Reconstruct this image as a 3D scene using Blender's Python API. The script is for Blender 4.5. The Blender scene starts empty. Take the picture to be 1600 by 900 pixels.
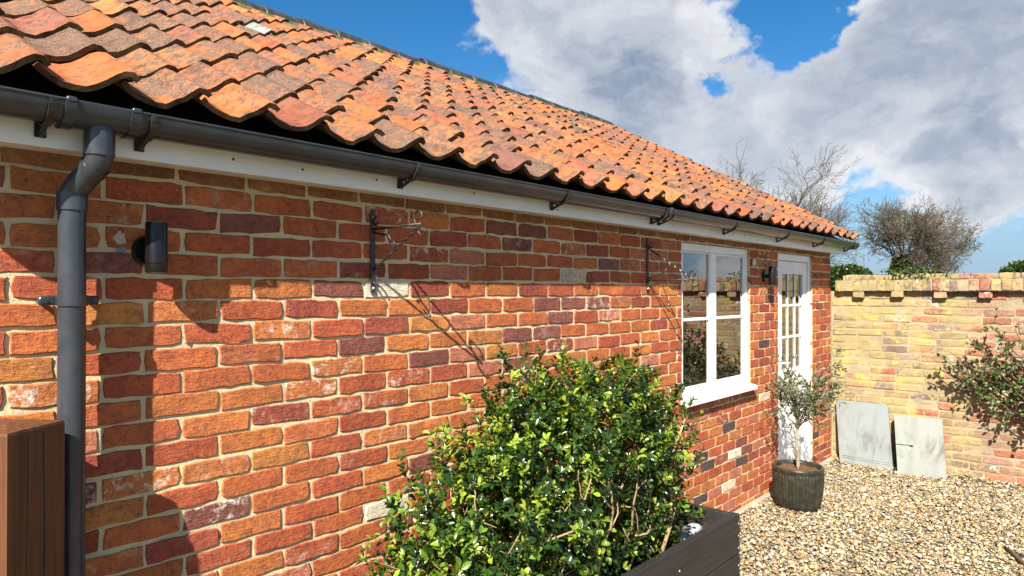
import bpy, math, random
import numpy as np
from mathutils import Vector, Matrix

R = math.radians
rng = np.random.default_rng(11)
random.seed(5)
scene = bpy.context.scene
COL = scene.collection

# ------------------------------------------------------------------ camera
YAW = 41.75
cam_d = bpy.data.cameras.new('camera')
cam_d.lens = 24.075
cam_d.sensor_width = 36
cam_d.clip_start = 0.05
cam_d.clip_end = 3000
cam = bpy.data.objects.new('camera', cam_d)
cam.location = (0, 0, 1.73)
cam.rotation_euler = (R(90.29), 0, R(YAW - 90))
COL.objects.link(cam)
scene.camera = cam

# ------------------------------------------------------------------ light
SUN = Vector((-0.62, -0.295, 0.577)).normalized()      # towards the sun
SKY_STRENGTH = 0.05
SUN_STRENGTH = 5.0
EXPOSURE = 1.5
scene.view_settings.view_transform = 'Standard'
scene.view_settings.look = 'None'
scene.cycles.diffuse_bounces = 2
scene.view_settings.exposure = EXPOSURE
scene.view_settings.gamma = 1
scene.view_settings.use_curve_mapping = False
sl = bpy.data.lights.new('sun', 'SUN')
sl.energy = SUN_STRENGTH
sl.angle = R(0.5)
sl.color = (1.0, 0.92, 0.78)
so = bpy.data.objects.new('sun', sl)
so.rotation_euler = SUN.to_track_quat('Z', 'Y').to_euler()
so.location = (-6, -4, 9)
COL.objects.link(so)


class NT:
    """small node helper"""
    def __init__(s, nt):
        s.nt = nt

    def n(s, typ, props=None, **ins):
        nd = s.nt.nodes.new(typ)
        for k, v in (props or {}).items():
            setattr(nd, k, v)
        for k, v in ins.items():
            key = k.replace('_', ' ')
            if k[0] == 'i' and k[1:].isdigit():
                sock = nd.inputs[int(k[1:])]
            else:
                sock = nd.inputs[key]
            s.set(sock, v)
        return nd

    def set(s, sock, v):
        if isinstance(v, bpy.types.NodeSocket):
            s.nt.links.new(v, sock)
        elif v is not None:
            if isinstance(v, (tuple, list)) and len(v) == 3 and sock.type == 'RGBA':
                v = (*v, 1)
            sock.default_value = v

    def math(s, op, a, b=None, c=None, clamp=False):
        nd = s.nt.nodes.new('ShaderNodeMath')
        nd.operation = op
        nd.use_clamp = clamp
        for i, v in enumerate((a, b, c)):
            if v is not None:
                s.set(nd.inputs[i], v)
        return nd.outputs[0]

    def vmath(s, op, a, b=None):
        nd = s.nt.nodes.new('ShaderNodeVectorMath')
        nd.operation = op
        s.set(nd.inputs[0], a)
        if b is not None:
            s.set(nd.inputs[3 if op == 'SCALE' else 1], b)
        return nd.outputs['Value'] if op in ('LENGTH', 'DISTANCE', 'DOT_PRODUCT') else nd.outputs[0]

    def mix(s, fac, a, b, blend='MIX'):
        nd = s.nt.nodes.new('ShaderNodeMix')
        nd.data_type = 'RGBA'
        nd.blend_type = blend
        nd.clamp_result = False
        s.set(nd.inputs[0], fac)
        s.set(nd.inputs[6], a)
        s.set(nd.inputs[7], b)
        return nd.outputs[2]

    def step(s, v, lo, hi, to0=0.0, to1=1.0):
        nd = s.nt.nodes.new('ShaderNodeMapRange')
        nd.interpolation_type = 'SMOOTHSTEP'
        for i, x in enumerate((v, lo, hi, to0, to1)):
            s.set(nd.inputs[i], x)
        return nd.outputs[0]

    def noise(s, vec, scale, detail=4, rough=0.55, dist=0.0, out=0):
        nd = s.n('ShaderNodeTexNoise', None, Vector=vec, Scale=scale, Detail=detail, Roughness=rough, Distortion=dist)
        return nd.outputs[out]

    def bump(s, height, strength=0.5, dist=0.01, normal=None):
        nd = s.n('ShaderNodeBump', None, Strength=strength, Distance=dist, Height=height)
        if normal is not None:
            s.set(nd.inputs['Normal'], normal)
        return nd.outputs[0]


# ------------------------------------------------------------------ sky
world = bpy.data.worlds.new('World')
scene.world = world
world.use_nodes = True
wt = world.node_tree
wt.nodes.clear()
W = NT(wt)
sky = W.n('ShaderNodeTexSky', dict(sky_type='NISHITA', sun_disc=False, sun_elevation=math.asin(SUN.z),
                                   sun_rotation=math.atan2(SUN.x, SUN.y), altitude=20.0,
                                   air_density=1.0, dust_density=0.4, ozone_density=3.5))
gen = W.n('ShaderNodeTexCoord').outputs['Generated']
sep = W.n('ShaderNodeSeparateXYZ', None, Vector=gen)
pv = W.vmath('MULTIPLY', gen, (1.0, 1.0, 1.5))
warp = W.n('ShaderNodeTexNoise', None, Vector=pv, Scale=5.0, Detail=5.0, Roughness=0.6).outputs['Color']
pv = W.vmath('ADD', pv, W.vmath('SCALE', W.vmath('SUBTRACT', warp, (0.5, 0.5, 0.5)), 0.16))
off = W.vmath('ADD', pv, (SUN.x * 0.045, SUN.y * 0.045, SUN.z * 0.08))


def cloud_field(vec):
    a = W.noise(W.vmath('ADD', vec, (3.1, 1.7, 0.4)), 3.0, 1, 0.4)
    b = W.noise(W.vmath('ADD', vec, (0.3, 5.2, 0.9)), 9.0, 8, 0.60)
    return W.math('ADD', W.math('MULTIPLY', a, 0.62), W.math('MULTIPLY', b, 0.48))


wdir = W.vmath('ADD', gen, W.vmath('SCALE', W.vmath('SUBTRACT', warp, (0.5, 0.5, 0.5)), 0.22))


def blob(direction, radius, amount):
    dist = W.vmath('DISTANCE', wdir, direction)
    return W.math('MULTIPLY', W.step(dist, radius, radius * 0.15), amount)


# big cloud masses and clear gaps of this sky, as directions
BLOBS = [((0.528, 0.766, 0.368), 0.190, -0.30), ((0.773, 0.538, 0.337), 0.270, 0.24),
         ((0.858, 0.458, 0.234), 0.200, 0.21), ((0.656, 0.655, 0.376), 0.120, 0.14),
         ((0.878, 0.301, 0.372), 0.085, -0.34), ((0.866, 0.415, 0.280), 0.050, -0.24),
         ((0.953, 0.169, 0.251), 0.260, 0.25), ((0.922, 0.316, 0.223), 0.160, 0.17),
         ((0.952, 0.106, 0.288), 0.200, 0.12), ((0.979, 0.109, 0.169), 0.120, 0.12),
         ((0.956, 0.263, 0.129), 0.100, -0.26), ((0.988, 0.149, 0.043), 0.100, -0.14),
         ((0.983, 0.155, 0.094), 0.090, 0.18)]
bl = None
for bd, br, ba in BLOBS:
    q = blob(Vector(bd).normalized()[:], br, ba)
    bl = q if bl is None else W.math('ADD', bl, q)
c0 = cloud_field(pv)
c1 = cloud_field(off)
dens = W.math('ADD', c0, bl)
cover = W.step(dens, 0.56, 0.66)
lit = W.step(W.math('SUBTRACT', c0, c1), -0.085, 0.10)
thick = W.step(W.math('ADD', dens, W.math('MULTIPLY', W.noise(pv, 16.0, 6, 0.6), 0.10)), 0.66, 0.98)
shade = W.math('ADD', W.math('MULTIPLY', lit, 0.50), W.math('MULTIPLY', W.math('SUBTRACT', 1.0, thick), 0.66), clamp=True)
ccol = W.mix(shade, (1.85, 2.35, 3.2), (6.1, 6.2, 6.4))
skyc = W.n('ShaderNodeHueSaturation', None, Saturation=1.35, Value=1.0, Color=sky.outputs[0]).outputs[0]
low = W.step(sep.outputs[2], 0.0, 0.22)
haze_c = W.mix(low, W.mix(0.8, skyc, (1.7, 3.0, 4.9)), skyc)
col = W.mix(W.math('MULTIPLY', cover, 0.95), haze_c, ccol)
bg = W.n('ShaderNodeBackground', None, Color=col, Strength=SKY_STRENGTH)
wo = W.n('ShaderNodeOutputWorld')
wt.links.new(bg.outputs[0], wo.inputs[0])


# ------------------------------------------------------------------ mesh helpers
class MB:
    """collects shapes and links them as ONE mesh object"""
    def __init__(s):
        s.v, s.f, s.c, s.nv = [], [], [], 0

    def add(s, verts, faces, mat=None, col=None):
        verts = np.asarray(verts, float)
        if mat is not None:
            m = np.array(mat)
            verts = verts @ m[:3, :3].T + m[:3, 3]
        s.v.append(verts)
        s.f += [tuple(i + s.nv for i in f) for f in faces]
        if col is not None:
            s.c.append(np.tile(np.asarray(col, float), (len(verts), 1)))
        s.nv += len(verts)
        return s

    def box(s, x0, x1, y0, y1, z0, z1, mat=None, col=None):
        v = [(x, y, z) for z in (z0, z1) for y in (y0, y1) for x in (x0, x1)]
        f = [(0, 2, 3, 1), (4, 5, 7, 6), (0, 1, 5, 4), (2, 6, 7, 3), (0, 4, 6, 2), (1, 3, 7, 5)]
        return s.add(v, f, mat, col)

    def bbox(s, x0, x1, y0, y1, z0, z1, b=0.004, mat=None, col=None):
        """box with chamfered edges"""
        c = np.array([(x0 + x1) / 2, (y0 + y1) / 2, (z0 + z1) / 2])
        h = np.array([(x1 - x0) / 2, (y1 - y0) / 2, (z1 - z0) / 2])
        b = min(b, h.min() * 0.8)
        vid, vs = {}, []
        for sx in (-1, 1):
            for sy in (-1, 1):
                for sz in (-1, 1):
                    sg = np.array([sx, sy, sz])
                    for a in range(3):
                        q = h - b
                        q = q.copy()
                        q[a] = h[a]
                        vid[(sx, sy, sz, a)] = len(vs)
                        vs.append(c + sg * q)
        fs = []
        for a in range(3):
            o1, o2 = [(1, 2), (2, 0), (0, 1)][a]
            for sg in (-1, 1):
                loop = []
                for s1, s2 in ((-1, -1), (1, -1), (1, 1), (-1, 1)):
                    k = [0, 0, 0]
                    k[a], k[o1], k[o2] = sg, s1, s2
                    loop.append(vid[(*k, a)])
                fs.append(tuple(loop if sg > 0 else loop[::-1]))
        for a in range(3):
            o1, o2 = [(1, 2), (2, 0), (0, 1)][a]
            for s1 in (-1, 1):
                for s2 in (-1, 1):
                    k0 = [0, 0, 0]
                    k0[o1], k0[o2] = s1, s2
                    ka, kb = list(k0), list(k0)
                    ka[a], kb[a] = -1, 1
                    q = (vid[(*ka, o1)], vid[(*kb, o1)], vid[(*kb, o2)], vid[(*ka, o2)])
                    fs.append(q if s1 * s2 < 0 else q[::-1])
        for sx in (-1, 1):
            for sy in (-1, 1):
                for sz in (-1, 1):
                    t = tuple(vid[(sx, sy, sz, a)] for a in range(3))
                    fs.append(t if sx * sy * sz > 0 else t[::-1])
        return s.add(vs, fs, mat, col)

    def tube(s, pts, rad, n=8, caps=True, col=None):
        pts = [Vector(p) for p in pts]
        if not hasattr(rad, '__len__'):
            rad = [rad] * len(pts)
        vs, fs = [], []
        t0 = (pts[1] - pts[0]).normalized()
        nx = t0.orthogonal().normalized()
        for i, p in enumerate(pts):
            if i == 0:
                t = t0
            elif i == len(pts) - 1:
                t = (pts[i] - pts[i - 1]).normalized()
            else:
                t = ((pts[i + 1] - pts[i]).normalized() + (pts[i] - pts[i - 1]).normalized())
                t = t.normalized() if t.length > 1e-6 else (pts[i + 1] - pts[i]).normalized()
            nx = (nx - t * nx.dot(t))
            nx = nx.normalized() if nx.length > 1e-6 else t.orthogonal().normalized()
            ny = t.cross(nx)
            for k in range(n):
                a = 2 * math.pi * k / n
                vs.append(p + (nx * math.cos(a) + ny * math.sin(a)) * rad[i])
        for i in range(len(pts) - 1):
            for k in range(n):
                k2 = (k + 1) % n
                fs.append((i * n + k, i * n + k2, (i + 1) * n + k2, (i + 1) * n + k))
        if caps:
            fs.append(tuple(range(n))[::-1])
            fs.append(tuple((len(pts) - 1) * n + k for k in range(n)))
        return s.add([tuple(v) for v in vs], fs, None, col)

    def lathe(s, prof, n=32, center=(0, 0, 0), flute=None):
        vs, fs = [], []
        for i, (r, z) in enumerate(prof):
            for k in range(n):
                a = 2 * math.pi * k / n
                rr = r
                if flute and flute[0] <= i <= flute[1]:
                    rr = r + flute[2] * (1, 0.4, -1, 0.4)[k % 4]
                vs.append((center[0] + rr * math.cos(a), center[1] + rr * math.sin(a), center[2] + z))
        for i in range(len(prof) - 1):
            for k in range(n):
                k2 = (k + 1) % n
                fs.append((i * n + k, i * n + k2, (i + 1) * n + k2, (i + 1) * n + k))
        return s.add(vs, fs)

    def prism(s, poly, axis, a0, a1):
        """2D polygon extruded; axis 0: poly=(y,z) along x; 1: (x,z) along y; 2: (x,y) along z"""
        n = len(poly)
        vs = []
        for a in (a0, a1):
            for (p, q) in poly:
                vs.append({0: (a, p, q), 1: (p, a, q), 2: (p, q, a)}[axis])
        fs = [tuple(range(n))[::-1], tuple(range(n, 2 * n))]
        fs += [(i, (i + 1) % n, n + (i + 1) % n, n + i) for i in range(n)]
        return s.add(vs, fs)

    def mesh(s, name, mat, smooth=False):
        me = bpy.data.meshes.new(name)
        v = np.concatenate(s.v) if s.v else np.zeros((0, 3))
        me.from_pydata(v.tolist(), [], s.f)
        if s.c:
            at = me.color_attributes.new('col', 'FLOAT_COLOR', 'POINT')
            at.data.foreach_set('color', np.concatenate(s.c).astype(np.float32).ravel())
        if mat:
            me.materials.append(mat)
        if smooth:
            me.polygons.foreach_set('use_smooth', np.ones(len(me.polygons), bool))
        me.update()
        return me

    def build(s, name, mat, parent=None, smooth=False, kind=None):
        return link(name, s.mesh(name, mat, smooth), parent, kind)


def fix_normals(me):
    import bmesh
    bm = bmesh.new()
    bm.from_mesh(me)
    bmesh.ops.recalc_face_normals(bm, faces=bm.faces)
    bm.to_mesh(me)
    bm.free()


def link(name, me, parent=None, kind=None, mat=None, color=None):
    o = bpy.data.objects.new(name, me)
    COL.objects.link(o)
    if parent is not None:
        o.parent = parent
        o.matrix_parent_inverse = Matrix.Translation(-parent_world(parent))
    if mat is not None:
        o.matrix_basis = mat
    if kind:
        o['kind'] = kind
    if color is not None:
        o.color = color
    return o


def parent_world(p):
    # parts that are meshes sit at the world origin, things are Empties at their base
    return p.location.copy() if p.type == 'EMPTY' else Vector((0, 0, 0))


def thing(name, label, cat, loc=(0, 0, 0), group=None):
    o = bpy.data.objects.new(name, None)
    COL.objects.link(o)
    o.location = loc
    o.empty_display_size = 0.1
    return tag(o, label, cat, group)


def tag(o, label, cat, group=None):
    o['label'] = label
    o['category'] = cat
    if group:
        o['group'] = group
    return o


# ------------------------------------------------------------------ materials
def new_mat(name):
    m = bpy.data.materials.new(name)
    m.use_nodes = True
    m.node_tree.nodes.clear()
    return m, NT(m.node_tree)


def finish(m, N, shader):
    o = N.n('ShaderNodeOutputMaterial')
    m.node_tree.links.new(shader, o.inputs[0])
    return m


def principled(N, color, rough=0.6, normal=None, spec=0.5, metal=0.0, coat=0.0):
    nd = N.n('ShaderNodeBsdfPrincipled', None, Base_Color=color, Roughness=rough, Metallic=metal)
    nd.inputs['Specular IOR Level'].default_value = spec
    nd.inputs['Coat Weight'].default_value = coat
    if normal is not None:
        N.set(nd.inputs['Normal'], normal)
    return nd.outputs[0]


def pos(N):
    return N.n('ShaderNodeNewGeometry').outputs['Position']


def source(N, src):
    """per-piece colour: the object's own colour or the 'col' attribute"""
    if src == 'obj':
        oi = N.n('ShaderNodeObjectInfo')
        return oi.outputs['Color'], oi.outputs['Alpha']
    at = N.n('ShaderNodeAttribute', dict(attribute_name='col'))
    return at.outputs['Color'], at.outputs['Alpha']


def brick_mat(name, src, lichen=False):
    m, N = new_mat(name)
    p = pos(N)
    base, wash = source(N, src)
    n1 = N.noise(p, 9, 5, 0.6)
    n2 = N.noise(p, 55, 6, 0.65)
    n3 = N.noise(p, 330, 3, 0.6)
    col = N.mix(N.step(n1, 0.35, 0.7), base, N.n('ShaderNodeHueSaturation', None, Hue=0.505, Saturation=1.02, Value=1.28, Color=base).outputs[0])
    col = N.mix(N.step(n2, 0.42, 0.66), col, N.n('ShaderNodeHueSaturation', None, Hue=0.49, Saturation=0.95, Value=0.68, Color=col).outputs[0])
    col = N.mix(N.math('MULTIPLY', N.step(n3, 0.35, 0.7), 0.35), col, N.n('ShaderNodeHueSaturation', None, Value=0.6, Color=col).outputs[0])
    # lime wash / efflorescence left on some bricks
    w = N.math('MULTIPLY', N.step(N.noise(p, 26, 8, 0.75, 0.4), 0.50, 0.68), wash, clamp=True)
    col = N.mix(w, col, (0.66, 0.60, 0.52))
    sp = N.step(N.noise(N.vmath('ADD', p, (7, 3, 1)), 70, 3, 0.6), 0.70, 0.75)
    col = N.mix(N.math('MULTIPLY', sp, 0.55), col, (0.62, 0.55, 0.44))
    if lichen:
        s = N.n('ShaderNodeSeparateXYZ', None, Vector=p)
        bias = N.step(s.outputs[1], 0.5, 1.9, -0.10, 0.09)
        bias2 = N.step(s.outputs[2], 1.68, 1.8, 0.0, 0.07)
        f = N.step(N.math('ADD', N.math('ADD', N.noise(p, 3.2, 7, 0.62, 0.3), bias), bias2), 0.46, 0.60)
        col = N.mix(N.math('MULTIPLY', f, 0.75), col, (0.30, 0.245, 0.11))
        f2 = N.step(N.math('ADD', N.noise(N.vmath('ADD', p, (2, 9, 4)), 6.5, 6, 0.65), N.math('MULTIPLY', bias, 0.6)), 0.60, 0.66)
        col = N.mix(N.math('MULTIPLY', f2, 0.8), col, (0.40, 0.33, 0.07))
        f3 = N.step(N.math('ADD', N.noise(N.vmath('ADD', p, (5, 2, 8)), 14, 6, 0.7), N.math('MULTIPLY', bias2, 1.2)), 0.58, 0.70)
        col = N.mix(N.math('MULTIPLY', f3, 0.7), col, (0.095, 0.078, 0.06))
    cre = N.noise(N.n('ShaderNodeMapping', None, Vector=p, Scale=(14, 14, 75)).outputs[0], 1.0, 6, 0.62, 1.2)
    pit = N.step(N.noise(N.vmath('ADD', p, (3, 3, 9)), 120, 2, 0.5), 0.62, 0.74)
    h = N.math('ADD', N.math('MULTIPLY', n2, 0.5), N.math('MULTIPLY', n3, 0.22))
    h = N.math('ADD', h, N.math('MULTIPLY', cre, 0.60))
    h = N.math('SUBTRACT', h, N.math('MULTIPLY', pit, 0.45))
    col = N.mix(N.math('MULTIPLY', pit, 0.5), col, N.n('ShaderNodeHueSaturation', None, Value=0.45, Color=col).outputs[0])
    nrm = N.bump(h, 0.85, 0.009)
    return finish(m, N, principled(N, col, 0.88, nrm, 0.25))


def mortar_mat(name, c1, c2):
    m, N = new_mat(name)
    p = pos(N)
    n1 = N.noise(p, 4, 5, 0.6)
    n2 = N.noise(p, 60, 7, 0.7)
    n3 = N.noise(p, 420, 3, 0.6)
    col = N.mix(N.step(n1, 0.35, 0.65), c1, c2)
    col = N.mix(N.math('MULTIPLY', N.step(n2, 0.5, 0.75), 0.5), col, N.n('ShaderNodeHueSaturation', None, Value=0.6, Color=col).outputs[0])
    h = N.math('ADD', n2, N.math('MULTIPLY', n3, 0.4))
    return finish(m, N, principled(N, col, 0.95, N.bump(h, 0.9, 0.008), 0.15))


def tile_mat(name, src):
    m, N = new_mat(name)
    p = pos(N)
    base, alpha = source(N, src)
    n1 = N.noise(p, 7, 6, 0.65)
    n2 = N.noise(p, 34, 8, 0.72)
    n3 = N.noise(p, 210, 4, 0.65)
    col = N.mix(N.step(n1, 0.35, 0.68), base, N.n('ShaderNodeHueSaturation', None, Hue=0.503, Saturation=1.0, Value=1.22, Color=base).outputs[0])
    g = N.step(N.math('ADD', N.math('ADD', N.math('MULTIPLY', n2, 0.70), N.math('MULTIPLY', n1, 0.40)), N.math('MULTIPLY', alpha, 0.13)), 0.53, 0.67)
    grey = N.mix(N.step(n3, 0.44, 0.58), (0.034, 0.030, 0.028), (0.155, 0.13, 0.105))
    col = N.mix(N.math('MULTIPLY', g, 0.85), col, grey)
    d = N.step(N.noise(N.vmath('ADD', p, (1, 8, 2)), 16, 7, 0.7), 0.46, 0.66)
    col = N.mix(N.math('MULTIPLY', d, 0.7), col, N.n('ShaderNodeHueSaturation', None, Hue=0.49, Value=0.48, Color=col).outputs[0])
    y = N.step(N.noise(N.vmath('ADD', p, (4, 4, 4)), 21, 6, 0.7), 0.63, 0.70)
    col = N.mix(N.math('MULTIPLY', y, 0.22), col, (0.42, 0.33, 0.15))
    h = N.math('ADD', N.math('MULTIPLY', n2, 0.5), N.math('MULTIPLY', n3, 0.5))
    return finish(m, N, principled(N, col, 0.9, N.bump(h, 0.6, 0.006), 0.2))


def plain_mat(name, c, rough=0.5, spec=0.5, var=0.15, scale=12, bump=0.0, bscale=120, metal=0.0, c2=None, coat=0.0):
    m, N = new_mat(name)
    p = pos(N)
    n1 = N.noise(p, scale, 5, 0.6)
    dark = c2 if c2 else tuple(x * (1 - var * 2) for x in c)
    col = N.mix(N.step(n1, 0.38, 0.66), c, dark)
    nrm = N.bump(N.noise(p, bscale, 4, 0.6), bump, 0.003) if bump else None
    return finish(m, N, principled(N, col, rough, nrm, spec, metal, coat))


def leaf_mat(name, src='attr', rough=0.32, trans=0.22, spec=0.5):
    m, N = new_mat(name)
    base, a = source(N, src)
    p = pos(N)
    col = N.mix(N.step(N.noise(p, 60, 2), 0.4, 0.65), base, N.n('ShaderNodeHueSaturation', None, Value=0.75, Color=base).outputs[0])
    s1 = principled(N, col, rough, None, spec)
    tr = N.n('ShaderNodeBsdfTranslucent', None, Color=N.n('ShaderNodeHueSaturation', None, Hue=0.48, Saturation=1.1, Value=1.5, Color=col).outputs[0])
    mx = N.n('ShaderNodeMixShader', None, Fac=trans)
    m.node_tree.links.new(s1, mx.inputs[1])
    m.node_tree.links.new(tr.outputs[0], mx.inputs[2])
    return finish(m, N, mx.outputs[0])


def wood_mat(name, c1, c2, axis=2, rough=0.7, spec=0.3, bump=0.4):
    m, N = new_mat(name)
    p = pos(N)
    sc = [55, 55, 55]
    sc[axis] = 2.2
    st = N.n('ShaderNodeMapping', None, Vector=p, Scale=tuple(sc)).outputs[0]
    g = N.noise(st, 1.0, 7, 0.65, 0.5)
    b = N.noise(p, 5, 3, 0.5)
    col = N.mix(N.step(g, 0.36, 0.66), c1, c2)
    col = N.mix(N.math('MULTIPLY', N.step(b, 0.45, 0.7), 0.35), col, N.n('ShaderNodeHueSaturation', None, Value=0.65, Color=col).outputs[0])
    return finish(m, N, principled(N, col, rough, N.bump(g, bump, 0.004), spec))


def glass_mat(name):
    m, N = new_mat(name)
    fr = N.n('ShaderNodeFresnel', None, IOR=3.5).outputs[0]
    tr = N.n('ShaderNodeBsdfTransparent', None, Color=(0.72, 0.77, 0.75))
    wob = N.bump(N.noise(pos(N), 2.2, 2, 0.5), 0.04, 0.02)
    gl = N.n('ShaderNodeBsdfGlossy', None, Color=(1, 1, 1), Roughness=0.0)
    N.set(gl.inputs['Normal'], wob)
    mx = N.n('ShaderNodeMixShader', None, Fac=fr)
    m.node_tree.links.new(tr.outputs[0], mx.inputs[1])
    m.node_tree.links.new(gl.outputs[0], mx.inputs[2])
    return finish(m, N, mx.outputs[0])


M = {}
M['brick_o'] = brick_mat('house_brick', 'obj')
M['brick_a'] = brick_mat('house_brick_far', 'attr')
M['gbrick_o'] = brick_mat('old_brick', 'obj', True)
M['gbrick_a'] = brick_mat('old_brick_far', 'attr', True)
M['mortar'] = mortar_mat('lime_mortar', (0.66, 0.56, 0.33), (0.54, 0.47, 0.31))
M['gmortar'] = mortar_mat('old_mortar', (0.36, 0.30, 0.19), (0.25, 0.21, 0.14))
M['tile_o'] = tile_mat('clay_pantile', 'obj')
M['tile_a'] = tile_mat('clay_pantile_far', 'attr')
M['felt'] = plain_mat('roof_felt', (0.02, 0.02, 0.022), 0.9)
M['ridge'] = plain_mat('dark_ridge_clay', (0.018, 0.021, 0.025), 0.5, 0.5, 0.25, 9, 0.5, c2=(0.045, 0.05, 0.045))
M['moss'] = plain_mat('mossy_mortar', (0.065, 0.070, 0.022), 0.95, 0.1, 0.3, 18, 0.9, 60, c2=(0.13, 0.11, 0.06))
M['upvc'] = plain_mat('white_upvc', (0.74, 0.75, 0.76), 0.32, 0.5, 0.02, 3, c2=(0.68, 0.69, 0.69))
M['black'] = plain_mat('black_plastic', (0.024, 0.029, 0.039), 0.27, 0.55, 0.2, 9, 0.03, 60, c2=(0.036, 0.042, 0.054))
M['iron'] = plain_mat('black_iron', (0.011, 0.011, 0.012), 0.4, 0.45, 0.2, 40, 0.4, 150, c2=(0.04, 0.035, 0.03))
M['lamp'] = plain_mat('black_lamp_paint', (0.006, 0.006, 0.007), 0.3, 0.4, 0.1, 20)
M['glass'] = glass_mat('window_glass')
M['lens'] = plain_mat('lamp_lens', (0.45, 0.45, 0.42), 0.2)
M['post'] = wood_mat('stained_softwood', (0.135, 0.052, 0.020), (0.075, 0.028, 0.012), 2, 0.62, 0.35, 0.4)
M['trough'] = wood_mat('black_stained_board', (0.016, 0.0155, 0.0155), (0.026, 0.025, 0.024), 0, 0.55, 0.4, 0.5)
M['soil'] = plain_mat('dark_soil', (0.05, 0.035, 0.025), 0.95, 0.1, 0.3, 40, 1.0, 60)
M['bark_soil'] = plain_mat('bark_mulch', (0.16, 0.085, 0.05), 0.95, 0.1, 0.35, 90, 1.0, 90)
M['inside'] = plain_mat('room_plaster', (0.35, 0.33, 0.29), 0.9)
M['inside_floor'] = plain_mat('room_floor', (0.16, 0.12, 0.08), 0.8)
M['concrete'] = mortar_mat('footing_concrete', (0.42, 0.37, 0.28), (0.30, 0.27, 0.22))
M['twig'] = plain_mat('pale_twig_bark', (0.36, 0.25, 0.15), 0.85, 0.2, 0.2, 30, 0.5, 200, c2=(0.20, 0.13, 0.08))
M['stem'] = plain_mat('climber_stem', (0.13, 0.08, 0.05), 0.85, 0.2, 0.2, 30)
M['olive_bark'] = plain_mat('olive_bark', (0.30, 0.25, 0.19), 0.9, 0.2, 0.25, 40, 0.6, 160)
M['tree_bark'] = plain_mat('tree_bark', (0.115, 0.098, 0.074), 0.95, 0.1, 0.2, 1.5, c2=(0.07, 0.06, 0.045))
M['leaf'] = leaf_mat('shrub_leaf', 'attr', 0.27, 0.20)
M['leaf_o'] = leaf_mat('shrub_leaf_single', 'obj', 0.27, 0.20)
M['olive_leaf'] = leaf_mat('olive_leaf', 'attr', 0.42, 0.15)
M['ivy'] = leaf_mat('ivy_leaf', 'attr', 0.4, 0.15)

# ================================================================== THE SETTING
CW = 2.262          # plane of the house front
gmat, N = new_mat('meadow_grass')
p_ = pos(N)
gc = N.mix(N.step(N.noise(p_, 0.6, 6, 0.6), 0.4, 0.62), (0.06, 0.09, 0.025), (0.10, 0.10, 0.04))
finish(gmat, N, principled(N, gc, 0.95, None, 0.1))
MB().add([(-900, -900, -0.06), (900, -900, -0.06), (900, 900, -0.06), (-900, 900, -0.06)], [(0, 1, 2, 3)]).build('ground', gmat, None, False, 'structure')

bed, N = new_mat('gravel_bed')
p_ = pos(N)
vor = N.n('ShaderNodeTexVoronoi', None, Vector=p_, Scale=62.0)
vc = N.n('ShaderNodeSeparateColor', None, Color=vor.outputs['Color'])
gc = N.mix(N.step(vc.outputs[0], 0.1, 0.9), (0.46, 0.34, 0.16), (0.56, 0.50, 0.38))
gc = N.mix(N.step(vc.outputs[1], 0.72, 0.78), gc, (0.16, 0.13, 0.11))
gc = N.mix(N.step(vor.outputs['Distance'], 0.25, 0.75), gc, (0.07, 0.055, 0.04))
hh = N.math('SUBTRACT', 1.0, vor.outputs['Distance'])
finish(bed, N, principled(N, gc, 0.85, N.bump(hh, 1.0, 0.02), 0.2))
MB().add([(-6, -6, -0.012), (7.6, -6, -0.012), (7.6, 2.4, -0.012), (-6, 2.4, -0.012)], [(0, 1, 2, 3)]).build('gravel_yard', bed, None, False, 'structure')


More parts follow.
